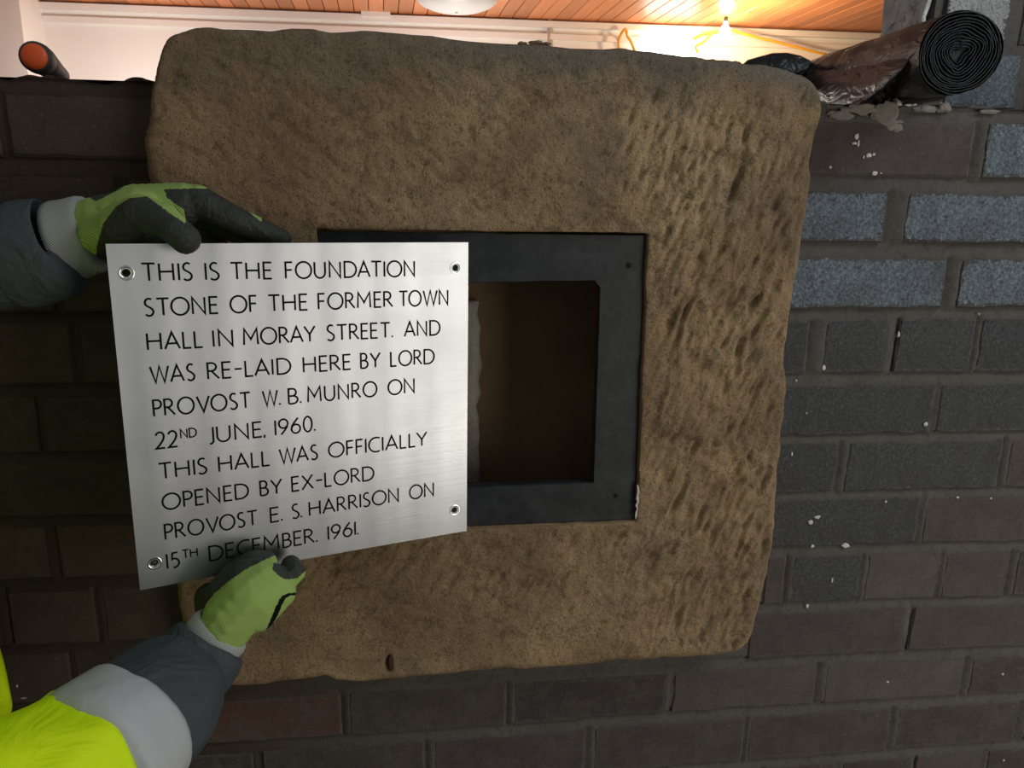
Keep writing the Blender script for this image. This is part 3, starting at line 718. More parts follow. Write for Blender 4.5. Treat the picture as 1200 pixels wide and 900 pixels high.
def plaque():
    holes = [plate_uv(*q) for q in ((148, 320), (534, 314), (533, 598), (181, 660))]
    root = empty('steel_plaque', PORG); tag(root, 'square brushed steel plaque with black engraved lettering held by gloved hands', 'plaque')
    inv = Matrix.Translation(-PORG)
    th = 0.0015; R = 0.0035
    # front and back sheets triangulated with round holes, via constrained delaunay
    from mathutils.geometry import delaunay_2d_cdt
    pts = []; edges = []; faces = []
    def loop(L):
        s = len(pts); pts.extend([Vector(q) for q in L]); edges.extend([(s + i, s + (i + 1) % len(L)) for i in range(len(L))])
    nb = 40
    loop([(PW * i / nb, 0) for i in range(nb)] + [(PW, PH * i / nb) for i in range(nb)] + [(PW - PW * i / nb, PH) for i in range(nb)] + [(0, PH - PH * i / nb) for i in range(nb)])
    for hu, hv in holes: loop([(hu + R * math.cos(a * math.pi / 12), hv + R * math.sin(a * math.pi / 12)) for a in range(24)])
    for i in range(1, nb):
        for j in range(1, nb):
            q = (PW * i / nb, PH * j / nb)
            if all(math.hypot(q[0] - a, q[1] - b) > R + 0.001 for a, b in holes): pts.append(Vector(q))
    ov, oe, of, *_ = delaunay_2d_cdt(pts, edges, [], 0, 1e-7)
    keep = []
    for f in of:
        c = sum((ov[i] for i in f), Vector((0, 0))) / len(f)
        if all((c - Vector(h_)).length > R * 0.98 for h_ in holes) and -1e-6 < c.x < PW + 1e-6: keep.append(f)
    n0 = len(ov)
    V = [plate_pt(q.x, q.y, 0) for q in ov] + [plate_pt(q.x, q.y, -th) for q in ov]
    F = []
    from collections import Counter
    ec = Counter()
    for f in keep:
        F.append(tuple(f)); F.append(tuple(i + n0 for i in reversed(f)))
        for i in range(len(f)): ec[tuple(sorted((f[i], f[(i + 1) % len(f)])))] += 1
    for (a, b), c_ in ec.items():
        if c_ == 1: F.append((a, b, b + n0, a + n0))
    me = bpy.data.meshes.new('sheet'); me.from_pydata([v_ - PORG for v_ in V], [], F); me.update()
    bm = bmesh.new(); bm.from_mesh(me); bmesh.ops.recalc_face_normals(bm, faces=bm.faces[:]); bm.to_mesh(me); bm.free()
    uv = me.uv_layers.new(name='plate'); allq = list(ov) * 2
    for lp in me.loops: uv.data[lp.index].uv = (allq[lp.vertex_index].x, -allq[lp.vertex_index].y)
    me.polygons.foreach_set('use_smooth', [True] * len(me.polygons)); me.set_sharp_from_angle(angle=0.5)
    obj('sheet', me, M_STEEL, root)
    for k, (hu, hv) in enumerate(holes):
        ax = PN; b0 = plate_pt(hu, hv, 0.0) - PORG
        ref = Vector((0, 0, 1)); rs = [ring(b0 + ax * d, ax, r, r, 24, ref) for d, r in ((0.0002, 0.0062), (0.0004, 0.0058), (0.0001, 0.0042), (-0.0016, 0.0030))]
        loft('countersink', rs, M_CHROME, root, (False, False))
    return root, holes
plq, holes = plaque()
# screw shank still sitting in the lower left hole
b0 = plate_pt(*holes[3], -0.004) - PORG
loft('screw', [ring(b0 + PN * d, PN, r, r, 16) for d, r in ((-0.006, 0.0022), (0.0015, 0.0024), (0.0028, 0.0019), (0.0031, 0.0007))], M_RUBBER, plq)['label'] = 'dark screw in the lower left hole'

# ---- single-line engraved capitals; coordinates in cap heights
def arc(cx, cy, rx, ry, a0, a1, n=None):
    n = n or max(6, int(abs(a1 - a0) / 10)); return [(cx + rx * math.cos(math.radians(a0 + (a1 - a0) * i / n)), cy + ry * math.sin(math.radians(a0 + (a1 - a0) * i / n))) for i in range(n + 1)]
GL = {
 'A': (0.84, [[(0, 0), (0.42, 1), (0.84, 0)], [(0.14, 0.33), (0.70, 0.33)]]),
 'B': (0.52, [[(0, 0), (0, 1), (0.22, 1)] + arc(0.22, 0.76, 0.22, 0.24, 90, -90)[1:] + [(0, 0.52)], [(0.22, 0.52)] + arc(0.24, 0.26, 0.28, 0.26, 90, -90)[1:] + [(0, 0)]]),
 'C': (0.76, [arc(0.52, 0.5, 0.52, 0.52, 62, 298, 22)]),
 'D': (0.80, [[(0, 0), (0, 1), (0.28, 1)] + arc(0.28, 0.5, 0.52, 0.5, 90, -90, 18)[1:] + [(0, 0)]]),
 'E': (0.48, [[(0.48, 1), (0, 1), (0, 0), (0.48, 0)], [(0, 0.52), (0.43, 0.52)]]),
 'F': (0.44, [[(0.44, 1), (0, 1), (0, 0)], [(0, 0.52), (0.40, 0.52)]]),
 'H': (0.74, [[(0, 0), (0, 1)], [(0.74, 0), (0.74, 1)], [(0, 0.52), (0.74, 0.52)]]),
 'I': (0.0, [[(0, 0), (0, 1)]]),
 'J': (0.22, [[(0.22, 1), (0.22, 0.10)] + arc(0.04, 0.10, 0.18, 0.18, 0, -100, 8)[1:]]),
 'L': (0.44, [[(0, 1), (0, 0), (0.44, 0)]]),
 'M': (0.92, [[(0, 0), (0.05, 1), (0.46, 0.34), (0.87, 1), (0.92, 0)]]),
 'N': (0.72, [[(0, 0), (0, 1), (0.72, 0), (0.72, 1)]]),
 'O': (1.02, [arc(0.51, 0.5, 0.51, 0.52, 90, 450, 36)]),
 'P': (0.48, [[(0, 0), (0, 1), (0.22, 1)] + arc(0.22, 0.74, 0.27, 0.26, 90, -90)[1:] + [(0, 0.48)]]),
 'R': (0.62, [[(0, 0), (0, 1), (0.22, 1)] + arc(0.22, 0.75, 0.26, 0.25, 90, -90)[1:] + [(0, 0.50)], [(0.20, 0.50), (0.62, 0)]]),
 'S': (0.48, [arc(0.26, 0.75, 0.22, 0.26, 48, 180, 10) + [(0.06, 0.66), (0.14, 0.58), (0.34, 0.46), (0.44, 0.36)] + arc(0.23, 0.26, 0.25, 0.27, 12, -140, 12)[1:]]),
 'T': (0.70, [[(0, 1), (0.70, 1)], [(0.35, 1), (0.35, 0)]]),
 'U': (0.70, [[(0, 1), (0, 0.36)] + arc(0.35, 0.36, 0.35, 0.38, 180, 360, 16)[1:] + [(0.70, 1)]]),
 'V': (0.80, [[(0, 1), (0.40, 0), (0.80, 1)]]),
 'W': (1.16, [[(0, 1), (0.30, 0), (0.58, 1), (0.86, 0), (1.16, 1)]]),
 'X': (0.76, [[(0.02, 1), (0.76, 0)], [(0.72, 1), (0, 0)]]),
 'Y': (0.74, [[(0, 1), (0.37, 0.47), (0.74, 1)], [(0.37, 0.47), (0.37, 0)]]),
 '0': (0.52, [arc(0.26, 0.5, 0.26, 0.52, 90, 450, 30)]),
 '1': (0.0, [[(0, 0), (0, 1)]]),
 '2': (0.50, [arc(0.24, 0.76, 0.23, 0.26, 165, 0, 12) + [(0.45, 0.62), (0.38, 0.46), (0.20, 0.22), (0.0, 0.0), (0.50, 0.0)]]),
 '5': (0.44, [[(0.40, 1), (0.10, 1), (0.07, 0.58)] + arc(0.16, 0.30, 0.28, 0.31, 105, -100, 16)]),
 '6': (0.54, [[(0.42, 1.02), (0.18, 0.72), (0.04, 0.48)] + arc(0.27, 0.28, 0.27, 0.30, 165, 525, 28)]),
 '9': (0.54, [[(0.12, -0.02), (0.36, 0.28), (0.50, 0.52)] + arc(0.27, 0.72, 0.27, 0.30, -15, -375, 28)]),
 '.': (0.06, ['dot']), ',': (0.06, ['comma']), '-': (0.42, [[(0, 0.52), (0.42, 0.52)]])}
def ribbon(V, F, P, wd, off):
    P = [Vector(q) for q in P]; closed = (P[0] - P[-1]).length < 1e-6
    if closed: P = P[:-1]
    n_ = len(P); s = len(V)
    for i in range(n_):
        a = P[i - 1] if (i > 0 or closed) else None; b = P[(i + 1) % n_] if (i < n_ - 1 or closed) else None
        d1 = (P[i] - a).normalized() if a is not None else None; d2 = (b - P[i]).normalized() if b is not None else None
        d1 = d1 or d2; d2 = d2 or d1
        t = (d1 + d2); t = t.normalized() if t.length > 1e-5 else d1
        nn = Vector((-t.y, t.x)); k = nn.dot(Vector((-d1.y, d1.x))); k = max(k, 0.40)
        m_ = nn * (wd / 2 / k)
        V.append(plate_pt(P[i].x + m_.x, P[i].y + m_.y, off) - PORG); V.append(plate_pt(P[i].x - m_.x, P[i].y - m_.y, off) - PORG)
    for i in range(n_ if closed else n_ - 1):
        j = (i + 1) % n_; F.append((s + 2 * i, s + 2 * i + 1, s + 2 * j + 1, s + 2 * j))
TXT = [
 ((166, 329.2), (486.5, 323.5), [('THIS', 166, 226.5), ('IS', 240.5, 258), ('THE', 270, 320), ('FOUNDATION', 334, 486.5)]),
 ((169, 370.3), (525.4, 356.7), [('STONE', 169, 257), ('OF', 269.5, 302.6), ('THE', 314, 361.5), ('FORMER', 372.5, 461), ('TOWN', 467, 525.4)]),
 ((172.3, 410.3), (516.2, 392), [('HALL', 172.3, 239), ('IN', 249.5, 274), ('MORAY', 285, 370.5), ('STREET.', 382.5, 461), ('AND', 473, 516.2)]),
 ((176, 449), (509.4, 425.5), [('WAS', 176, 229.5), ('RE-LAID', 243, 341.8), ('HERE', 355, 412), ('BY', 422, 446.5), ('LORD', 457, 509.4)]),
 ((179.5, 488), (486, 459.6), [('PROVOST', 179.5, 295), ('W.', 307.5, 329.5), ('B.', 337.5, 354), ('MUNRO', 360, 442.5), ('ON', 454, 486)]),
 ((182.2, 525.9), (370.5, 504.3), [('22', 182.2, 209.5), ('^ND', 212, 232), ('JUNE,', 244.5, 312), ('1960.', 322, 370.5)]),
 ((186, 561.5), (501, 521.4), [('THIS', 186, 243.5), ('HALL', 256, 317), ('WAS', 327, 373), ('OFFICIALLY', 384.5, 501)]),
 ((190, 597.5), (439, 562), [('OPENED', 190, 292.5), ('BY', 304.5, 331.5), ('EX-LORD', 341.5, 439)]),
 ((193, 632.4), (508.7, 580.6), [('PROVOST', 193, 303), ('E.', 316.5, 332), ('S.', 341.7, 354.7), ('HARRISON', 362, 467.6), ('ON', 479.4, 508.7)]),
 ((195.4, 666.4), (421, 626), [('15', 195.4, 211.5), ('^TH', 214, 233), ('DECEMBER.', 245, 372.8), ('1961.', 384, 421)])]
CAP = 0.01430
for (xa, ya), (xb, yb), words in TXT:
    V, F = [], []
    for wd_, x0_, x1_ in words:
        yy = lambda x_: ya + (yb - ya) * (x_ - xa) / (xb - xa)
        u0, v0 = plate_uv(x0_, yy(x0_)); u1, v1 = plate_uv(x1_, yy(x1_))
        cap = CAP; lift = 0; sw = 0.00172
        if wd_[0] == '^': wd_ = wd_[1:]; cap = CAP * 0.56; lift = CAP * 0.50; sw = 0.0013
        sw_out = sw
        gapw = 0.22 if cap == CAP else 0.2
        nat = 0; xsn = []
        for i, ch in enumerate(wd_):
            wch = GL[ch][0]; g0 = 0
            if i:
                g0 = gapw
                if ch in 'IHNEFPRBDLU1M' and wd_[i - 1] in 'IHNMU1': g0 += 0.08
                if ch in '.,': g0 = 0.14
                if (ch in 'AVTWY' and wd_[i - 1] in 'AVTWYLPRFKD') or (ch in 'OC' and wd_[i - 1] in 'OVTWDP'): g0 -= 0.10
            nat += g0; xsn.append(nat); nat += wch
        sx = (u1 - u0 - sw) / (nat * cap) if nat > 0 else 1
        for ch, xo in zip(wd_, xsn):
            for P_ in GL[ch][1]:
                if isinstance(P_, str):
                    uu = u0 + sw / 2 + (xo + 0.03) * cap * sx; vv = v0 + (v1 - v0) * ((uu - u0) / max(u1 - u0, 1e-6))
                    ribbon(V, F, [(uu, vv - 0.0016), (uu - (0.0004 if P_ == 'comma' else 0), vv + (0.0014 if P_ == 'comma' else 0.0001))], 0.0017, 0.00025); continue
                Q = []
                for gx, gy in P_:
                    uu = u0 + sw / 2 + (xo + gx) * cap * sx; vv = v0 + (v1 - v0) * ((uu - u0) / max(u1 - u0, 1e-6)) - gy * cap - lift
                    Q.append((uu, vv))
                ribbon(V, F, Q, sw_out, 0.00025)
        if wd_ == 'ND':
            for xd in (u0 + 0.003, u1 - 0.003): ribbon(V, F, [(xd, v0 - 0.0035), (xd, v0 - 0.0028)], 0.0007, 0.00025)
    o = pd('engraved_line', V, F, M_INK, plq)

# ------------------------------------------------------------------ gloves (rounded chains fused by voxel remesh)
def ball_chain(bm, pts):                     # pts: (Vector, radius); dense spheres joined into tapered limbs
    for (a, ra), (b, rb) in zip(pts, pts[1:]):
        L = (b - a).length; n_ = max(2, int(L / (min(ra, rb) * 0.35)))
        for i in range(n_ + 1):
            t = i / n_; bmesh.ops.create_icosphere(bm, subdivisions=2, radius=ra + (rb - ra) * t, matrix=Matrix.Translation(a.lerp(b, t)))
def fuse(name, bm, vox, smooth_it, parent):
    me = bpy.data.meshes.new(name); bm.to_mesh(me); bm.free(); o = obj(name, me, None, parent)
    md = o.modifiers.new('r', 'REMESH'); md.mode = 'VOXEL'; md.voxel_size = vox
    ms = o.modifiers.new('s', 'SMOOTH'); ms.iterations = smooth_it; ms.factor = 0.5
    dg = bpy.context.evaluated_depsgraph_get(); me2 = bpy.data.meshes.new_from_object(o.evaluated_get(dg))
    o.modifiers.clear(); o.data = me2; me2.polygons.foreach_set('use_smooth', [True] * len(me2.polygons)); return o
def inpoly(x, y, P):
    c_ = False; j = len(P) - 1
    for i in range(len(P)):
        if (P[i][1] > y) != (P[j][1] > y) and x < (P[j][0] - P[i][0]) * (y - P[i][1]) / (P[j][1] - P[i][1]) + P[i][0]: c_ = not c_
        j = i
    return c_
person = empty('person', (-0.66, -0.34, -1.5))
tag(person, 'person in yellow high visibility jacket and green gloves holding up the steel plaque', 'person')
def C3(x, y, d, rpx): return (at(x, y, d) - person.location, rpx * d / FPX)

def paint_glove(o, base, polys):
    me = o.data
    me.materials.clear()
    for m_ in (M_COAT, M_GREEN, M_INK): me.materials.append(m_)
    off = person.location
    for p_ in me.polygons:
        c_ = p_.center + off; x_, y_ = px(c_); k = base
        n_ = p_.normal.dot((c_ - EYE).normalized())
        for poly, idx, facing in polys:
            if inpoly(x_, y_, poly) and (not facing or n_ < 0.15): k = idx
        p_.material_index = k

# left (upper) hand: palm down, thumb in front of the plaque, fingers along its top edge
dT = (plate_pt(0.06, 0.0) - EYE).dot(FX)     # view depth of the plaque's upper left part
bm = bmesh.new()
d0 = dT
ball_chain(bm, [C3(104, 268, d0 + 0.030, 34), C3(125, 266, d0 + 0.028, 38), C3(160, 258, d0 + 0.028, 38)])
ball_chain(bm, [C3(160, 250, d0 + 0.045, 34), C3(215, 240, d0 + 0.045, 26)])
ball_chain(bm, [C3(120, 275, d0 + 0.012, 26), C3(145, 268, d0 + 0.0, 26)])
ball_chain(bm, [C3(140, 262, d0 - 0.006, 24), C3(165, 250, d0 - 0.016, 23), C3(192, 258, d0 - 0.020, 20), C3(204, 268, d0 - 0.022, 19), C3(217, 280, d0 - 0.0205, 18.5)])      # thumb
ball_chain(bm, [C3(205, 236, d0 + 0.045, 22), C3(232, 236, d0 + 0.045, 20), C3(275, 258, d0 + 0.052, 17), C3(308, 271, d0 + 0.060, 14), C3(331, 279, d0 + 0.064, 11)])    # index
ball_chain(bm, [C3(200, 240, d0 + 0.062, 22), C3(245, 252, d0 + 0.070, 19), C3(285, 274, d0 + 0.078, 16), C3(318, 290, d0 + 0.082, 13)])    # middle
ball_chain(bm, [C3(190, 250, d0 + 0.078, 21), C3(230, 270, d0 + 0.088, 18), C3(262, 300, d0 + 0.088, 16), C3(280, 322, d0 + 0.085, 13)])    # ring
ball_chain(bm, [C3(170, 262, d0 + 0.088, 19), C3(205, 290, d0 + 0.090, 15), C3(225, 318, d0 + 0.085, 13)])                                # little
gl = fuse('glove', bm, 0.0012, 8, person)
paint_glove(gl, 0, [([(80, 215), (112, 236), (140, 222), (165, 205), (240, 200), (256, 220), (240, 221), (215, 221), (192, 222), (196, 232), (216, 246), (218, 262), (205, 254), (190, 243), (172, 230), (152, 232), (136, 242), (121, 262), (113, 290), (112, 330), (80, 300)], 1, False),
                    ([(250, 205), (310, 240), (306, 260), (290, 247), (252, 222)], 1, False)])
gl['label'] = 'upper green and black work glove'

# right (lower) hand: back of the hand to the camera, pinching the lower edge
dB = (plate_pt(0.12, PH) - EYE).dot(FX)
bm = bmesh.new(); e = dB
ball_chain(bm, [C3(258, 742, e - 0.052, 32), C3(272, 722, e - 0.052, 34), C3(292, 700, e - 0.048, 36), C3(306, 688, e - 0.040, 34)])
ball_chain(bm, [C3(268, 700, e - 0.045, 24), C3(290, 678, e - 0.042, 24), C3(312, 668, e - 0.036, 16)])
ball_chain(bm, [C3(300, 716, e - 0.045, 26), C3(322, 694, e - 0.038, 24)])
ball_chain(bm, [C3(262, 700, e - 0.034, 24), C3(276, 680, e - 0.028, 22), C3(298, 662, e - 0.024, 18), C3(312, 658, e - 0.019, 13)])     # thumb lying along the front
ball_chain(bm, [C3(252, 716, e - 0.030, 22), C3(246, 700, e - 0.022, 18)])
ball_chain(bm, [C3(310, 684, e - 0.036, 20), C3(331, 684, e - 0.026, 15), C3(345, 670, e - 0.022, 13.5), C3(341, 662, e - 0.016, 12)])   # index curled to the edge
ball_chain(bm, [C3(316, 696, e - 0.034, 20), C3(332, 696, e - 0.014, 15), C3(334, 680, e + 0.010, 13), C3(325, 665, e + 0.022, 12)])     # middle behind the plate
ball_chain(bm, [C3(310, 706, e - 0.034, 20), C3(318, 710, e - 0.010, 15), C3(312, 692, e + 0.014, 13), C3(300, 676, e + 0.022, 12)])     # ring
ball_chain(bm, [C3(298, 722, e - 0.036, 18), C3(300, 722, e - 0.010, 13), C3(290, 700, e + 0.014, 12), C3(280, 688, e + 0.020, 11)])     # little
gr = fuse('glove', bm, 0.0011, 7, person)
green = [(238, 716), (242, 707), (252, 695), (268, 681), (287, 668), (306, 658), (322, 651), (329, 660), (321, 659), (319, 667), (326, 674), (334, 679), (348, 678), (358, 669), (366, 672), (366, 760), (280, 790), (230, 760)]
blk1 = [(327, 703), (331, 698), (339, 695), (350, 694), (350, 697), (340, 698), (334, 702), (331, 708), (326, 720), (316, 738), (312, 738), (321, 716)]
paint_glove(gr, 0, [(green, 1, True), (blk1, 2, True)])
gr['label'] = 'lower green and black work glove'

# ------------------------------------------------------------------ sleeves
def sleeve(name, secs, material, levels=1, wob=0.004, cap=(True, True), n_=28, seed=0):
    rs = []
    P = [(at(x, y, d) - person.location, ra * d / FPX, rb * d / FPX) for x, y, d, ra, rb in secs]
    for i, (c_, ra, rb) in enumerate(P):
        a = P[max(i - 1, 0)][0]; b = P[min(i + 1, len(P) - 1)][0]; ax = (b - a).normalized()
        view = (c_ + person.location - EYE).normalized()
        s = ax.cross(view).normalized(); dpt = s.cross(ax).normalized(); rg = []
        for k in range(n_):
            t = 2 * math.pi * k / n_; q = c_ + s * (math.cos(t) * ra) + dpt * (math.sin(t) * rb)
            w_ = wob * (1.0 * mnoise.noise((q + Vector((seed, 0, 0))) * 22) + 0.6 * (0.5 - abs(mnoise.noise(q * 40 + Vector((0, seed, 0)))) * 2)); rg.append(q + (q - c_).normalized() * w_)
        rs.append(rg)
    return loft(name, rs, material, person, cap, True, levels)
# upper (left) arm
sleeve('knit_cuff', [(66, 286, d0 + .030, 51, 46), (80, 282, d0 + .030, 48, 43), (92, 278, d0 + .030, 45, 40), (106, 274, d0 + .030, 46, 40), (114, 272, d0 + .030, 44, 38)], M_CUFF, 1, 0.0010)['label'] = 'grey knitted cuff of the upper glove'
sleeve('lower_sleeve', [(-330, 330, d0 - .10, 88, 80), (-200, 322, d0 - .05, 78, 72), (-80, 309, d0 - .0, 66, 62), (0, 301, d0 + .02, 60, 54), (36, 297, d0 + .027, 56, 50)], M_NAVY, 1, 0.0035, seed=2)['label'] = 'dark slate sleeve of the upper arm'
sleeve('sleeve_hem', [(20, 299, d0 + .024, 54, 50), (21, 299, d0 + .024, 61, 56), (24, 299, d0 + .024, 63, 58), (44, 296, d0 + .026, 62, 57), (62, 293, d0 + .028, 60, 55), (68, 292, d0 + .029, 59, 54), (70, 291, d0 + .029, 56, 51), (69, 291, d0 + .029, 47, 43)], M_NAVY, 1, 0.0012, seed=5)
# lower (right) arm
e2 = e - 0.052
sleeve('knit_cuff', [(238, 764, e2 - .006, 34, 30), (247, 752, e2 - .003, 37, 33), (258, 740, e2, 37, 33), (264, 733, e2, 34.5, 31)], M_CUFF, 1, 0.001)['label'] = 'grey knitted cuff of the lower glove'
sleeve('sleeve_hem', [(222, 784, e2 - .014, 49, 45), (224, 782, e2 - .014, 52, 47), (238, 766, e2 - .008, 49, 44), (248, 754, e2 - .005, 45, 40), (251, 750, e2 - .004, 42, 38), (250, 751, e2 - .004, 36, 32)], M_NAVY, 1, 0.001)
sleeve('lower_sleeve', [(120, 880, e2 - .11, 84, 74), (160, 848, e2 - .085, 79, 70), (190, 820, e2 - .055, 71, 62), (212, 796, e2 - .030, 60, 52), (230, 776, e2 - .012, 49, 44)], M_NAVY, 2, 0.009, seed=1)['label'] = 'dark slate sleeve of the lower arm'
sleeve('reflective_band', [(96, 904, e2 - .135, 90, 80), (112, 888, e2 - .122, 93, 81), (140, 864, e2 - .102, 88, 77), (158, 849, e2 - .088, 83, 73), (164, 844, e2 - .084, 81, 71), (165, 843, e2 - .083, 76, 66)], M_BAND, 1, 0.003, seed=4)['label'] = 'silver grey reflective band round the sleeve'
sleeve('upper_sleeve', [(-420, 1180, e2 - .33, 150, 130), (-250, 1100, e2 - .29, 135, 115), (-120, 1030, e2 - .24, 120, 104), (-30, 972, e2 - .19, 108, 94), (50, 925, e2 - .15, 100, 87), (94, 897, e2 - .128, 96, 85), (110, 885, e2 - .118, 95, 84), (112, 884, e2 - .117, 88, 77)], M_HIVIS, 1, 0.010, seed=7)['label'] = 'fluorescent yellow upper sleeve of the lower arm'

# body and jacket outside the left edge of the frame
def body():
    me = bpy.data.meshes.new('body'); bm = bmesh.new(); lay = bm.verts.layers.skin.verify()
    J = {}
    def jv(nm, p_, r_): v_ = bm.verts.new(p_); v_[lay].radius = r_ if isinstance(r_, tuple) else (r_, r_); J[nm] = v_; return v_
    jv('hip', (0, 0, 0.95), 0.15); jv('waist', (0, 0, 1.12), 0.14); jv('chest', (0.02, 0, 1.32), 0.16); jv('neck', (0.03, 0, 1.50), 0.06)
    jv('headb', (0.06, 0.01, 1.60), 0.075); jv('head', (0.08, 0.02, 1.70), 0.095); jv('crown', (0.07, 0.02, 1.77), 0.07)
    for s, nm in ((1, 'l'), (-1, 'r')):
        jv('h' + nm, (0, 0.10 * s, 0.88), 0.10); jv('k' + nm, (0.03, 0.12 * s, 0.50), 0.062); jv('a' + nm, (0.0, 0.13 * s, 0.10), 0.045); jv('t' + nm, (0.14, 0.15 * s, 0.045), 0.038)
        for a, b in (('hip', 'h' + nm), ('h' + nm, 'k' + nm), ('k' + nm, 'a' + nm), ('a' + nm, 't' + nm)): bm.edges.new((J[a], J[b]))
    for a, b in (('hip', 'waist'), ('waist', 'chest'), ('chest', 'neck'), ('neck', 'headb'), ('headb', 'head'), ('head', 'crown')): bm.edges.new((J[a], J[b]))
    bm.verts.ensure_lookup_table(); bm.to_mesh(me); bm.free()
    o = obj('body', me, M_SKIN, person)
    o.modifiers.new('s', 'SKIN').use_smooth_shade = True; o.data.skin_vertices[0].data[0].use_root = True
    u = o.modifiers.new('u', 'SUBSURF'); u.levels = u.render_levels = 2
    return o
body()
def rl(name, secs, material, n_=28, wob=0.006):
    rs = []
    for x, y, z, rx, ry in secs:
        rg = []
        for k in range(n_):
            t = 2 * math.pi * k / n_; q = Vector((x + rx * math.cos(t), y + ry * math.sin(t), z)); w_ = wob * mnoise.noise(q * 7); rg.append(q + Vector((math.cos(t), math.sin(t), 0)) * w_)
        rs.append(rg)
    return loft(name, rs, material, person, (True, True), True, 1)
JACKET_DX = 0.0
rl('jacket', [(0, 0, 0.78, 0.16, 0.215), (0, 0, 0.82, 0.165, 0.22), (0.0, 0, 1.0, 0.15, 0.20), (0.01, 0, 1.2, 0.155, 0.215), (0.02, 0, 1.36, 0.145, 0.235), (0.02, 0, 1.46, 0.11, 0.18), (0.03, 0, 1.53, 0.075, 0.085), (0.03, 0, 1.56, 0.07, 0.08)], M_HIVIS)['label'] = 'fluorescent yellow jacket body'
def lump(name, c, rx, ry, rz, material):
    bm = bmesh.new(); bmesh.ops.create_uvsphere(bm, u_segments=20, v_segments=12, radius=1, matrix=Matrix.Translation(c) @ Matrix.Diagonal((rx, ry, rz, 1)))
    for f in bm.faces: f.smooth = True
    return obj(name, bm, material, person)
M_HAIR = mat('dark_brown_hair', G(52, 40, 32), 0.8)
lump('hair', (0.060, 0.015, 1.745), 0.110, 0.098, 0.085, M_HAIR)
lump('nose', (0.176, 0.02, 1.665), 0.022, 0.013, 0.020, M_SKIN)
lump('mouth', (0.158, 0.02, 1.622), 0.012, 0.026, 0.007, mat('lips', G(150, 90, 80), 0.5))
for s in (1, -1):
    lump('ear', (0.070, 0.02 + 0.094 * s, 1.665), 0.018, 0.010, 0.030, M_SKIN)
    lump('eye', (0.163, 0.02 + 0.034 * s, 1.690), 0.011, 0.014, 0.009, mat('eye_white', G(225, 222, 215), 0.3))
    lump('boot', (0.07, 0.14 * s, 0.05), 0.14, 0.055, 0.05, M_RUBBER)
for s in (1, -1):
    rl('trouser_leg', [(0.01, 0.13 * s, 0.05, 0.075, 0.075), (0.02, 0.125 * s, 0.30, 0.08, 0.08), (0.03, 0.12 * s, 0.52, 0.09, 0.09), (0.0, 0.11 * s, 0.84, 0.115, 0.115)], M_TROUSER)
fp = [[(-230, 660, .74), (-90, 700, .80), (-40, 718, .78), (-6, 742, .77)], [(-230, 740, .74), (-95, 770, .80), (-35, 770, .77), (6, 784, .76)], [(-230, 810, .74), (-95, 830, .80), (-30, 822, .77), (13, 820, .76)], [(-230, 850, .74), (-95, 850, .82), (-30, 842, .79), (18, 836, .785)], [(-230, 900, .74), (-95, 880, .84), (-30, 862, .82), (4, 850, .81)]]
V = [at(*q) - person.location for row in fp for q in row]; F = [(4 * i + j, 4 * i + j + 1, 4 * i + j + 5, 4 * i + j + 4) for i in range(4) for j in range(3)]
fo = pd('jacket_front', V, F, M_HIVIS, person, True); q = fo.modifiers.new('t', 'SOLIDIFY'); q.thickness = 0.02; q.offset = 0; q = fo.modifiers.new('u', 'SUBSURF'); q.levels = q.render_levels = 2
# upper arms linking shoulders to the sleeves
def limb(name, P, R, material):
    rs = []
    for i, p_ in enumerate(P):
        a = P[max(i - 1, 0)]; b = P[min(i + 1, len(P) - 1)]; rs.append(ring(p_, b - a, R[i], R[i], 24, Vector((0.2, 0.3, 1)), 0.01, i))
    return loft(name, rs, material, person, (True, True), True, 1)
pl = person.location
ul = at(-330, 330, d0 - .10) - pl; ur = at(-420, 1180, e2 - .33) - pl
limb('shoulder_sleeve', [Vector((0.02, 0.16, 1.40)), Vector((0.08, 0.24, 1.36)), (Vector((0.08, 0.24, 1.36)) + ul) / 2, ul], [0.08, 0.09, 0.075, 0.062], M_HIVIS)
limb('shoulder_sleeve', [Vector((0.02, -0.16, 1.40)), Vector((0.06, -0.24, 1.32)), (Vector((0.06, -0.24, 1.32)) + ur) / 2 + Vector((0, 0, -0.04)), ur], [0.08, 0.09, 0.08, 0.075], M_HIVIS)

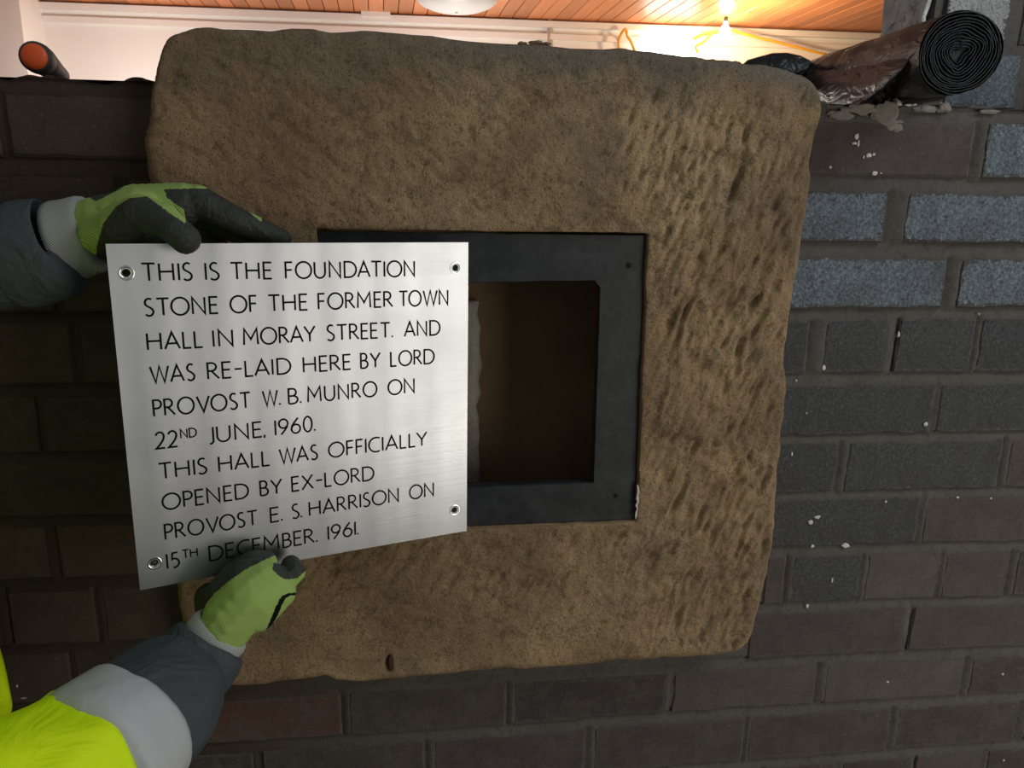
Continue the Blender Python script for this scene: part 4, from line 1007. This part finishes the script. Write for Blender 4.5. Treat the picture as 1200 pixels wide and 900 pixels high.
# ------------------------------------------------------------------ black polythene roll on the wall
def roll():
    root = empty('polythene_roll', at(1125, 62, 0.74)); tag(root, 'rolled black plastic sheeting lying on the right end of the wall top', 'plastic roll')
    A = at(1125, 61, 0.735); B = at(962, 97, 1.11); ax = (B - A).normalized(); R = 0.0395
    off = A
    ref = Vector((0, 0, 1)); rs = []
    nseg = 44
    for i in range(30):
        t = i / 29; c_ = A.lerp(B, t); f = 1.0 - 0.10 * t; rg = []
        s = ax.cross(ref).normalized(); u = s.cross(ax).normalized()
        for k in range(nseg):
            a = 2 * math.pi * k / nseg
            rr = R * f * (1 + 0.02 * math.sin(3 * a + 1)) + 0.0010 * mnoise.noise(Vector((math.cos(a) * 2, math.sin(a) * 2, t * 9))) + 0.0016 * math.sin(a * 2 + t * 5) * (t > 0.45)
            # soft pinch rings two thirds of the way back
            rr -= 0.0022 * math.exp(-((t - 0.62) / 0.02) ** 2) + 0.0016 * math.exp(-((t - 0.70) / 0.015) ** 2)
            rg.append(c_ + s * (math.cos(a) * rr) + u * (math.sin(a) * rr * 0.96) - off)
        rs.append(rg)
    loft('rolled_sheet', rs, M_PLASTIC, root, (False, True))
    # wound end: a wavy spiral ribbon standing slightly out of a dark disc
    V, F = [], []; s = ax.cross(ref).normalized(); u = s.cross(ax).normalized(); turns = 13; n_ = turns * 40
    r_ = random.Random(3)
    for i in range(n_ + 1):
        t = i / n_; a = 2 * math.pi * turns * t; rr = 0.004 + (R * 0.985 - 0.004) * t ** 0.9 + 0.0017 * mnoise.noise(Vector((math.cos(a) * 1.6, math.sin(a) * 1.6, t * 5))) + 0.0006 * mnoise.noise(Vector((math.cos(a) * 5, math.sin(a) * 5, t * 30)))
        bx, bz_ = (0.0022 * math.sin(3 * a + 1) * (1 - t), 0.003 * math.cos(2 * a) * (1 - t))
        st_ = 0.0035 * (1 - t) ** 2 + 0.0016 * mnoise.noise(Vector((a * 1.2, t, 4)))
        p_ = A + s * (math.cos(a) * rr + bx) + u * (math.sin(a) * rr * 0.96 + bz_) - off
        thick = 0.0008
        for q in (0, 1):
            dr = (s * math.cos(a) + u * math.sin(a)) * thick * q
            V.append(p_ + dr + ax * (st_ - 0.0012)); V.append(p_ + dr + ax * (st_ + 0.012))
    for i in range(n_):
        b = 4 * i; F += [(b, b + 4, b + 6, b + 2), (b, b + 1, b + 5, b + 4), (b + 2, b + 6, b + 7, b + 3)]
    pd('wound_end', V, F, M_PLASTICE, root, False)
    loft('end_core', [ring(A + ax * 0.0045 - off, ax, 0.0385, 0.037, 40, ref), ring(A + ax * 0.0085 - off, ax, 0.0385, 0.037, 40, ref)], M_PLASTICE, root)
    # loose outer flap hanging down on the left side
    def patch(name, G_, material):
        V = []; F = []; r0 = len(G_); c0 = len(G_[0])
        for row in G_:
            for x, y, d in row: V.append(at(x, y, d) - off)
        for i in range(r0 - 1):
            for j in range(c0 - 1): a = i * c0 + j; F.append((a, a + 1, a + c0 + 1, a + c0))
        o = pd(name, V, F, material, root, True); sd = o.modifiers.new('t', 'SOLIDIFY'); sd.thickness = 0.0012; sb = o.modifiers.new('u', 'SUBSURF'); sb.levels = sb.render_levels = 3
        return o
    patch('loose_flap', [[(940, 74, 1.12), (985, 64, .985), (1030, 50, .865), (1077, 42, .765)],
                         [(944, 92, 1.05), (988, 84, .93), (1030, 76, .825), (1073, 58, .752)],
                         [(946, 106, 1.02), (988, 99, .905), (1030, 90, .805), (1064, 74, .757)],
                         [(950, 124, 1.01), (988, 112, .90), (1026, 100, .812), (1056, 84, .768)],
                         [(954, 160, 1.0), (978, 140, .90), (1016, 118, .83), (1046, 96, .785)]], M_PLASTIC)
    patch('under_fold', [[(1000, 112, .97), (1050, 96, .84), (1100, 96, .77), (1118, 100, .745)],
                         [(990, 124, .95), (1045, 116, .85), (1095, 112, .785), (1112, 108, .765)],
                         [(975, 140, .94), (1012, 127, .89), (1060, 122, .84), (1108, 118, .80)]], M_PLASTIC)
    return root
roll()
# black membrane strip rising behind the stone
V, F = [], []
prof = [(866, 80), (876, 71), (890, 67), (905, 63), (922, 62.5), (938, 66), (952, 73), (962, 84), (966, 96)]
for x, y in prof:
    for d, dy in ((1.08, 0), (1.22, -1)): V.append(at(x, y + dy, d))
    V.append(at(x, 106, 1.085))
for i in range(len(prof) - 1): a = 3 * i; F += [(a, a + 3, a + 4, a + 1), (a, a + 2, a + 5, a + 3)]
ms = pd('membrane_strip', V, F, M_PLASTIC, None, True); sd = ms.modifiers.new('t', 'SOLIDIFY'); sd.thickness = 0.002
tag(ms, 'folded black plastic membrane sticking up behind the top right of the stone', 'membrane')

# ------------------------------------------------------------------ orange ended tool handle on the wall top
dep = 0.80
while at(40, 66, dep).z < TOPZ + 0.0195 * dep / 0.98 and dep < 1.1: dep += 0.002
K = dep / 0.98
A = at(40, 66, dep); B = at(88, 88, dep + 0.10)
hd = empty('tool_handle', A); tag(hd, 'orange ended dark tool handle lying on the left wall top', 'tool')
ax = (B - A).normalized(); L = (B - A).length
axc = (ax * 0.8 + (at(40, 66, 1.08) - at(40, 66, 0.98)).normalized() * 0.45)
axc.z = 0.0; axc.normalize()
lathe('end_cap', [(-0.0045 * K, 0.0002), (-0.0042 * K, 0.006 * K), (-0.0030 * K, 0.0115 * K), (-0.001 * K, 0.0152 * K), (0.002 * K, 0.0165 * K)], (0, 0, 0), axc, M_ORANGE, hd)
rs = []
for t, r_, dy in ((0.0, 0.0166, 0), (0.004, 0.0190, 0), (0.016, 0.0195, 0), (0.030, 0.0185, 0), (0.032, 0.0175, 0), (0.034, 0.0182, 0), (0.055, 0.0165, -0.002), (0.09, 0.0135, -0.005), (0.12, 0.0115, -0.007)):
    rs.append(ring(axc * t * K + Vector((0, 0, dy * K)), axc, r_ * K, r_ * K, 28))
loft('grip', rs, M_RUBBER, hd)
zr = TOPZ - A.z
tube('shank', [Vector((0, 0, zr + 0.010)) + axc * 0.10 * K, Vector((ax.x * L * 1.02, ax.y * L * 1.02, zr + 0.010)), Vector((ax.x * L * 1.3, ax.y * L * 1.3, zr + 0.007))], [0.0105, 0.009, 0.006], M_RUBBER, hd, 16)

# ------------------------------------------------------------------ crumbs and spatter on the wall
def blob(name, x, y, Y, rx, rz, ry, material, parent, seed, sub=2):
    bm = bmesh.new(); p_ = onY(x, y, Y); bmesh.ops.create_icosphere(bm, subdivisions=sub, radius=1)
    for v_ in bm.verts:
        v_.co *= 1 + 0.55 * mnoise.noise(v_.co * 1.7 + Vector((seed, 0, 0)))
        v_.co = Vector((v_.co.x * rx, v_.co.y * ry, v_.co.z * rz))
    o = obj(name, bm, material, parent); o.location = p_ - (parent.location if parent else Vector()); return o
for i, (x, y, rx, rz) in enumerate(((1004, 160, 3, 3.5), (1001, 168, 4, 1.6), (1006, 168, 1.6, 4), (1018, 182, 4, 3), (1012, 184, 1.4, 2), (1024, 181, 2.2, 2), (1025, 203, 4, 2.5), (973, 196, 2, 1.5), (1032, 203, 1.5, 1), (958, 606, 4, 2.5), (950, 612, 4, 3), (952, 640, 3, 2), (991, 639, 6, 3.5),
                                    (1053, 392, 2, 4.5), (965, 431, 2.5, 4), (1085, 497, 3, 3), (1161, 124 + 460, 2, 1.5), (1038, 588, 1.8, 1.8), (928, 532, 1.5, 3), (1122, 583, 2.6, 1.6), (1175, 790, 2, 2), (975, 680, 1.4, 4), (946, 710, 2.5, 3), (1040, 799, 2.5, 1.4), (1147, 368, 1.4, 1.4), (933, 446, 1.5, 1.5), (945, 484, 1.4, 1.4), (1176, 891, 2, 2), (20, 804, 1.2, 2.2), (28, 818, 4, 0.8))):
    blob('mortar_spatter', x, y, -0.0018, rx * .00086, rz * .00086, 0.0011, M_CHIP, wall, i * 3.1)
for i, (x, y, rx, rz, ry) in enumerate(((1040, 132, 18, 12, 5), (1010, 128, 22, 6, 6), (1048, 148, 12, 8, 3), (985, 135, 14, 5, 5), (1106, 126, 10, 6, 7), (1085, 128, 14, 4, 5), (1160, 131, 14, 2.5, 4))):
    blob('cement_smear', x, y, -0.0005, rx * .0009, rz * .0009, ry * .0005, M_PLASTER, wall, i * 2.3, 3)
for i, (x, y, r_, lab) in enumerate(((1051, 121, 6, 'pale crumb of old mortar under the plastic roll, left of two'), (1062, 124, 5, 'pale crumb of old mortar under the plastic roll, right of two'))):
    o = blob('mortar_crumb', x, y, 0.004, r_ * .0009, r_ * .0008, r_ * .0009, M_CHIP, None, 40 + i, 3)
    o.location.z = TOPZ + r_ * 0.0006
    tag(o, lab, 'rubble')
for i, (x, y, r_) in enumerate(((612, 50, 4), (628, 50, 6), (640, 51, 4), (742, 61, 3), (862, 73, 4), (834, 70, 3))):
    p_ = onY(x, y, 0.0); blob('stone_chip', x, y + 1, STONE_Y + 0.02, r_ * .0013, r_ * .0005, r_ * .0012, M_STONE, st_o, 60 + i)

# ------------------------------------------------------------------ the hall beyond
CZ = 1.45
FA, FB = onZ(130, 4, CZ), onZ(1030, 38, CZ)
dirw = (FB - FA).normalized(); nrmw = Vector((-dirw.y, dirw.x, 0)).normalized()
L0 = FA - dirw * 2.2; L1 = FB + dirw * 1.6
def slab(name, a, b, z0, z1, thick, material, parent=None, front=0.0):
    """wall piece from a to b (ground line), thickness away from the camera"""
    A_, B_ = a - nrmw * front, b - nrmw * front; bm = bmesh.new()
    vs = []
    for p_ in (A_, B_, B_ + nrmw * thick, A_ + nrmw * thick):
        for z in (z0, z1): vs.append(bm.verts.new((p_.x, p_.y, z)))
    for f in ((0, 2, 3, 1), (2, 4, 5, 3), (4, 6, 7, 5), (6, 0, 1, 7), (1, 3, 5, 7), (0, 6, 4, 2)): bm.faces.new([vs[i] for i in f])
    bmesh.ops.recalc_face_normals(bm, faces=bm.faces[:]); return obj(name, bm, material, parent)
def S(o): o['kind'] = 'structure'; return o
def onFar(x, y, front=0.0):
    d = ray(x, y); q = L0 - nrmw * front; t = (q - EYE).dot(nrmw) / d.dot(nrmw); return EYE + d * t
S(slab('wall_back', L0, L1, -1.5, CZ + 0.1, 0.15, M_WHITE))
hx0, hx1 = -3.2, 6.2; yfar = max(L0.y, L1.y) + 0.6
S(box('floor', (-4, -3.6, -1.6), (hx1, yfar, -1.5), M_CONC))
S(box('wall_left', (L0.x - 0.1, 0.6, -1.5), (L0.x, yfar, CZ + 0.1), M_WHITE))
S(box('wall_hall_right', (L1.x, 0.8, -1.5), (L1.x + 0.12, yfar, CZ + 0.1), M_WHITE)).name = 'wall_far_right'
ceil = S(box('ceiling', (L0.x - 0.2, 1.2, CZ + 0.012), (L1.x + 0.2, yfar, CZ + 0.08), M_GAP))
pwid = 0.118
VPX = 445; gx = ray(VPX, 200); gx = Vector((gx.x, gx.y, 0)).normalized()
k0 = 0; x = L0.x - 1.2
bmp = bmesh.new(); box_bm(bmp, (0.002, 0, 0), (pwid - 0.004, yfar - 1.3, 0.012)); bmesh.ops.bevel(bmp, geom=[e_ for e_ in bmp.edges if abs((e_.verts[0].co - e_.verts[1].co).y) > 1], offset=0.003, segments=1, affect='EDGES')
bmesh.ops.recalc_face_normals(bmp, faces=bmp.faces[:]); plank_me = bpy.data.meshes.new('plank'); bmp.to_mesh(plank_me); bmp.free(); plank_me.materials.append(M_PLANK)
ang = math.atan2(-gx.x, gx.y)
while x < L1.x + 0.2 and k0 < 120:
    o = bpy.data.objects.new('plank', plank_me); C.objects.link(o); o.parent = ceil; o.location = (x, 1.25, CZ); o.rotation_euler.z = ang; x += pwid; k0 += 1
# cove strip, pelmet line, conduit, socket box on the far wall
def farbox(name, x0, y0, x1, y1, fr_, th, material, kind=True):
    a, b = onFar(x0, (y0 + y1) / 2, fr_), onFar(x1, (y0 + y1) / 2, fr_); zt, zb = onFar((x0 + x1) / 2, y0, fr_).z, onFar((x0 + x1) / 2, y1, fr_).z
    return slab(name, a, b, zb, zt, th, material)
def farstrip(name, p0, p1, h, fr_, th):
    a, b = onFar(*p0, fr_), onFar(*p1, fr_); o = slab(name, a, b, min(a.z, b.z) - h, max(a.z, b.z), th, M_WHITE); return S(o)
farstrip('trim_1', (-60, 14), (1060, 56), 0.035, 0.03, 0.03)
farstrip('trim_2', (-60, -2), (1060, 44), 0.02, 0.05, 0.05)
a = onFar(1, 40, 0.35); b = onFar(27, 40, 0.35); S(slab('trim_3', a - (b - a) * 5, b, -1.5, CZ + 0.0, 0.35, M_WHITE))
o = tag(farbox('junction_box', 423, 8, 457, 19, 0.07, 0.06, M_WHITE), 'small white box on the far wall just under the timber ceiling', 'box')
pA, pB = onFar(643.5, 24, 0.02), onFar(643.5, 120, 0.02)
o = tag(tube('conduit', [Vector((pA.x, pA.y, CZ)), Vector((pA.x, pA.y, 1.0)), Vector((pA.x, pA.y, 0.2)), Vector((pA.x, pA.y, -1.2))], 0.016, mat('conduit_grey', G(200, 190, 185), 0.5)), 'thin vertical pipe down the far white wall above the stone', 'pipe')
# ceiling lights (opal bowls)
def dome(x, y, wpx, hpx, label):
    d = ray(x, y); c_ = onZ(x, y, CZ - 0.10); dep = (c_ - EYE).dot(FX); R = wpx / 2 * dep / FPX
    root = empty('ceiling_light', (c_.x, c_.y, CZ)); tag(root, label, 'light', 'opal bowl lights on the timber ceiling')
    lathe('glass_bowl', [(0.02, R * 0.92), (0.05, R), (0.07, R * 0.985), (0.10, R * 0.86), (0.128, R * 0.62), (0.145, R * 0.32), (0.150, 0.0001)], (0, 0, 0), (0, 0, -1), M_OPAL, root, 40)
    lathe('backplate', [(0, R * 0.8), (0.02, R * 0.92), (0.021, R * 0.9)], (0, 0, 0), (0, 0, -1), M_WHITE, root, 40)
    lathe('finial', [(0.150, 0.012), (0.160, 0.010), (0.164, 0.0001)], (0, 0, 0), (0, 0, -1), M_WHITE, root, 16)
    pl_ = point('bulb', (c_.x, c_.y, CZ - 0.85), 36, (1.0, 0.93, 0.86), 0.12); return root
dome(535, 6, 97, 30, 'white opal bowl ceiling light above the middle of the stone')
dome(118, -14, 64, 22, 'white opal bowl ceiling light at the top left edge')
# bright bare work lamp and strip light with drooping yellow cables
lc = onFar(850, 33, 0.35); root = empty('work_lamp', lc); tag(root, 'glaring bare work lamp hanging under the timber ceiling', 'lamp')
lathe('bulb', [(0, 0.012), (0.03, 0.02), (0.06, 0.042), (0.09, 0.050), (0.12, 0.042), (0.135, 0.02), (0.138, 0.0001)], (0, 0, 0.05), (0, 0, -1), M_LAMP, root, 24)
lathe('holder', [(0, 0.014), (0.05, 0.018), (0.051, 0.001)], (0, 0, 0.10), (0, 0, -1), M_RUBBER, root, 16)
point('lamp_light', lc + Vector((0, -0.5, -0.30)), 40, (1.0, 0.74, 0.42), 0.06)
o = farbox('strip_light', 758, 43, 815, 60, 0.12, 0.10, M_STRIP); tag(o, 'bright rectangular light on the far wall behind the stone top', 'light')
def cable(pts, label, fr_=0.15):
    P = [onFar(x, y, fr_) for x, y in pts]; Q = []
    for i in range(len(P) - 1):
        p0, p1, p2, p3 = P[max(i - 1, 0)], P[i], P[i + 1], P[min(i + 2, len(P) - 1)]
        for k in range(5):
            t = k / 5; Q.append(0.5 * ((2 * p1) + (p2 - p0) * t + (2 * p0 - 5 * p1 + 4 * p2 - p3) * t * t + (3 * p1 - p0 - 3 * p2 + p3) * t ** 3))
    Q.append(P[-1]); tag(tube('cable', Q, 0.012, M_CABLE), label, 'cable')
cable([(727, 64), (725, 52), (727, 42), (733, 34), (735, 42), (740, 50), (746, 66)], 'curled yellow cable poking above the stone left of the strip light', 0.12)
cable([(812, 46), (826, 40), (838, 38), (848, 36)], 'yellow cable running from the strip light to the work lamp', 0.14)
cable([(818, 62), (816, 54), (824, 50), (830, 44), (834, 40)], 'looped yellow cable hanging left of the work lamp', 0.2)
cable([(852, 34), (880, 42), (905, 48), (940, 57), (968, 64)], 'long yellow cable sagging right from the work lamp', 0.2)
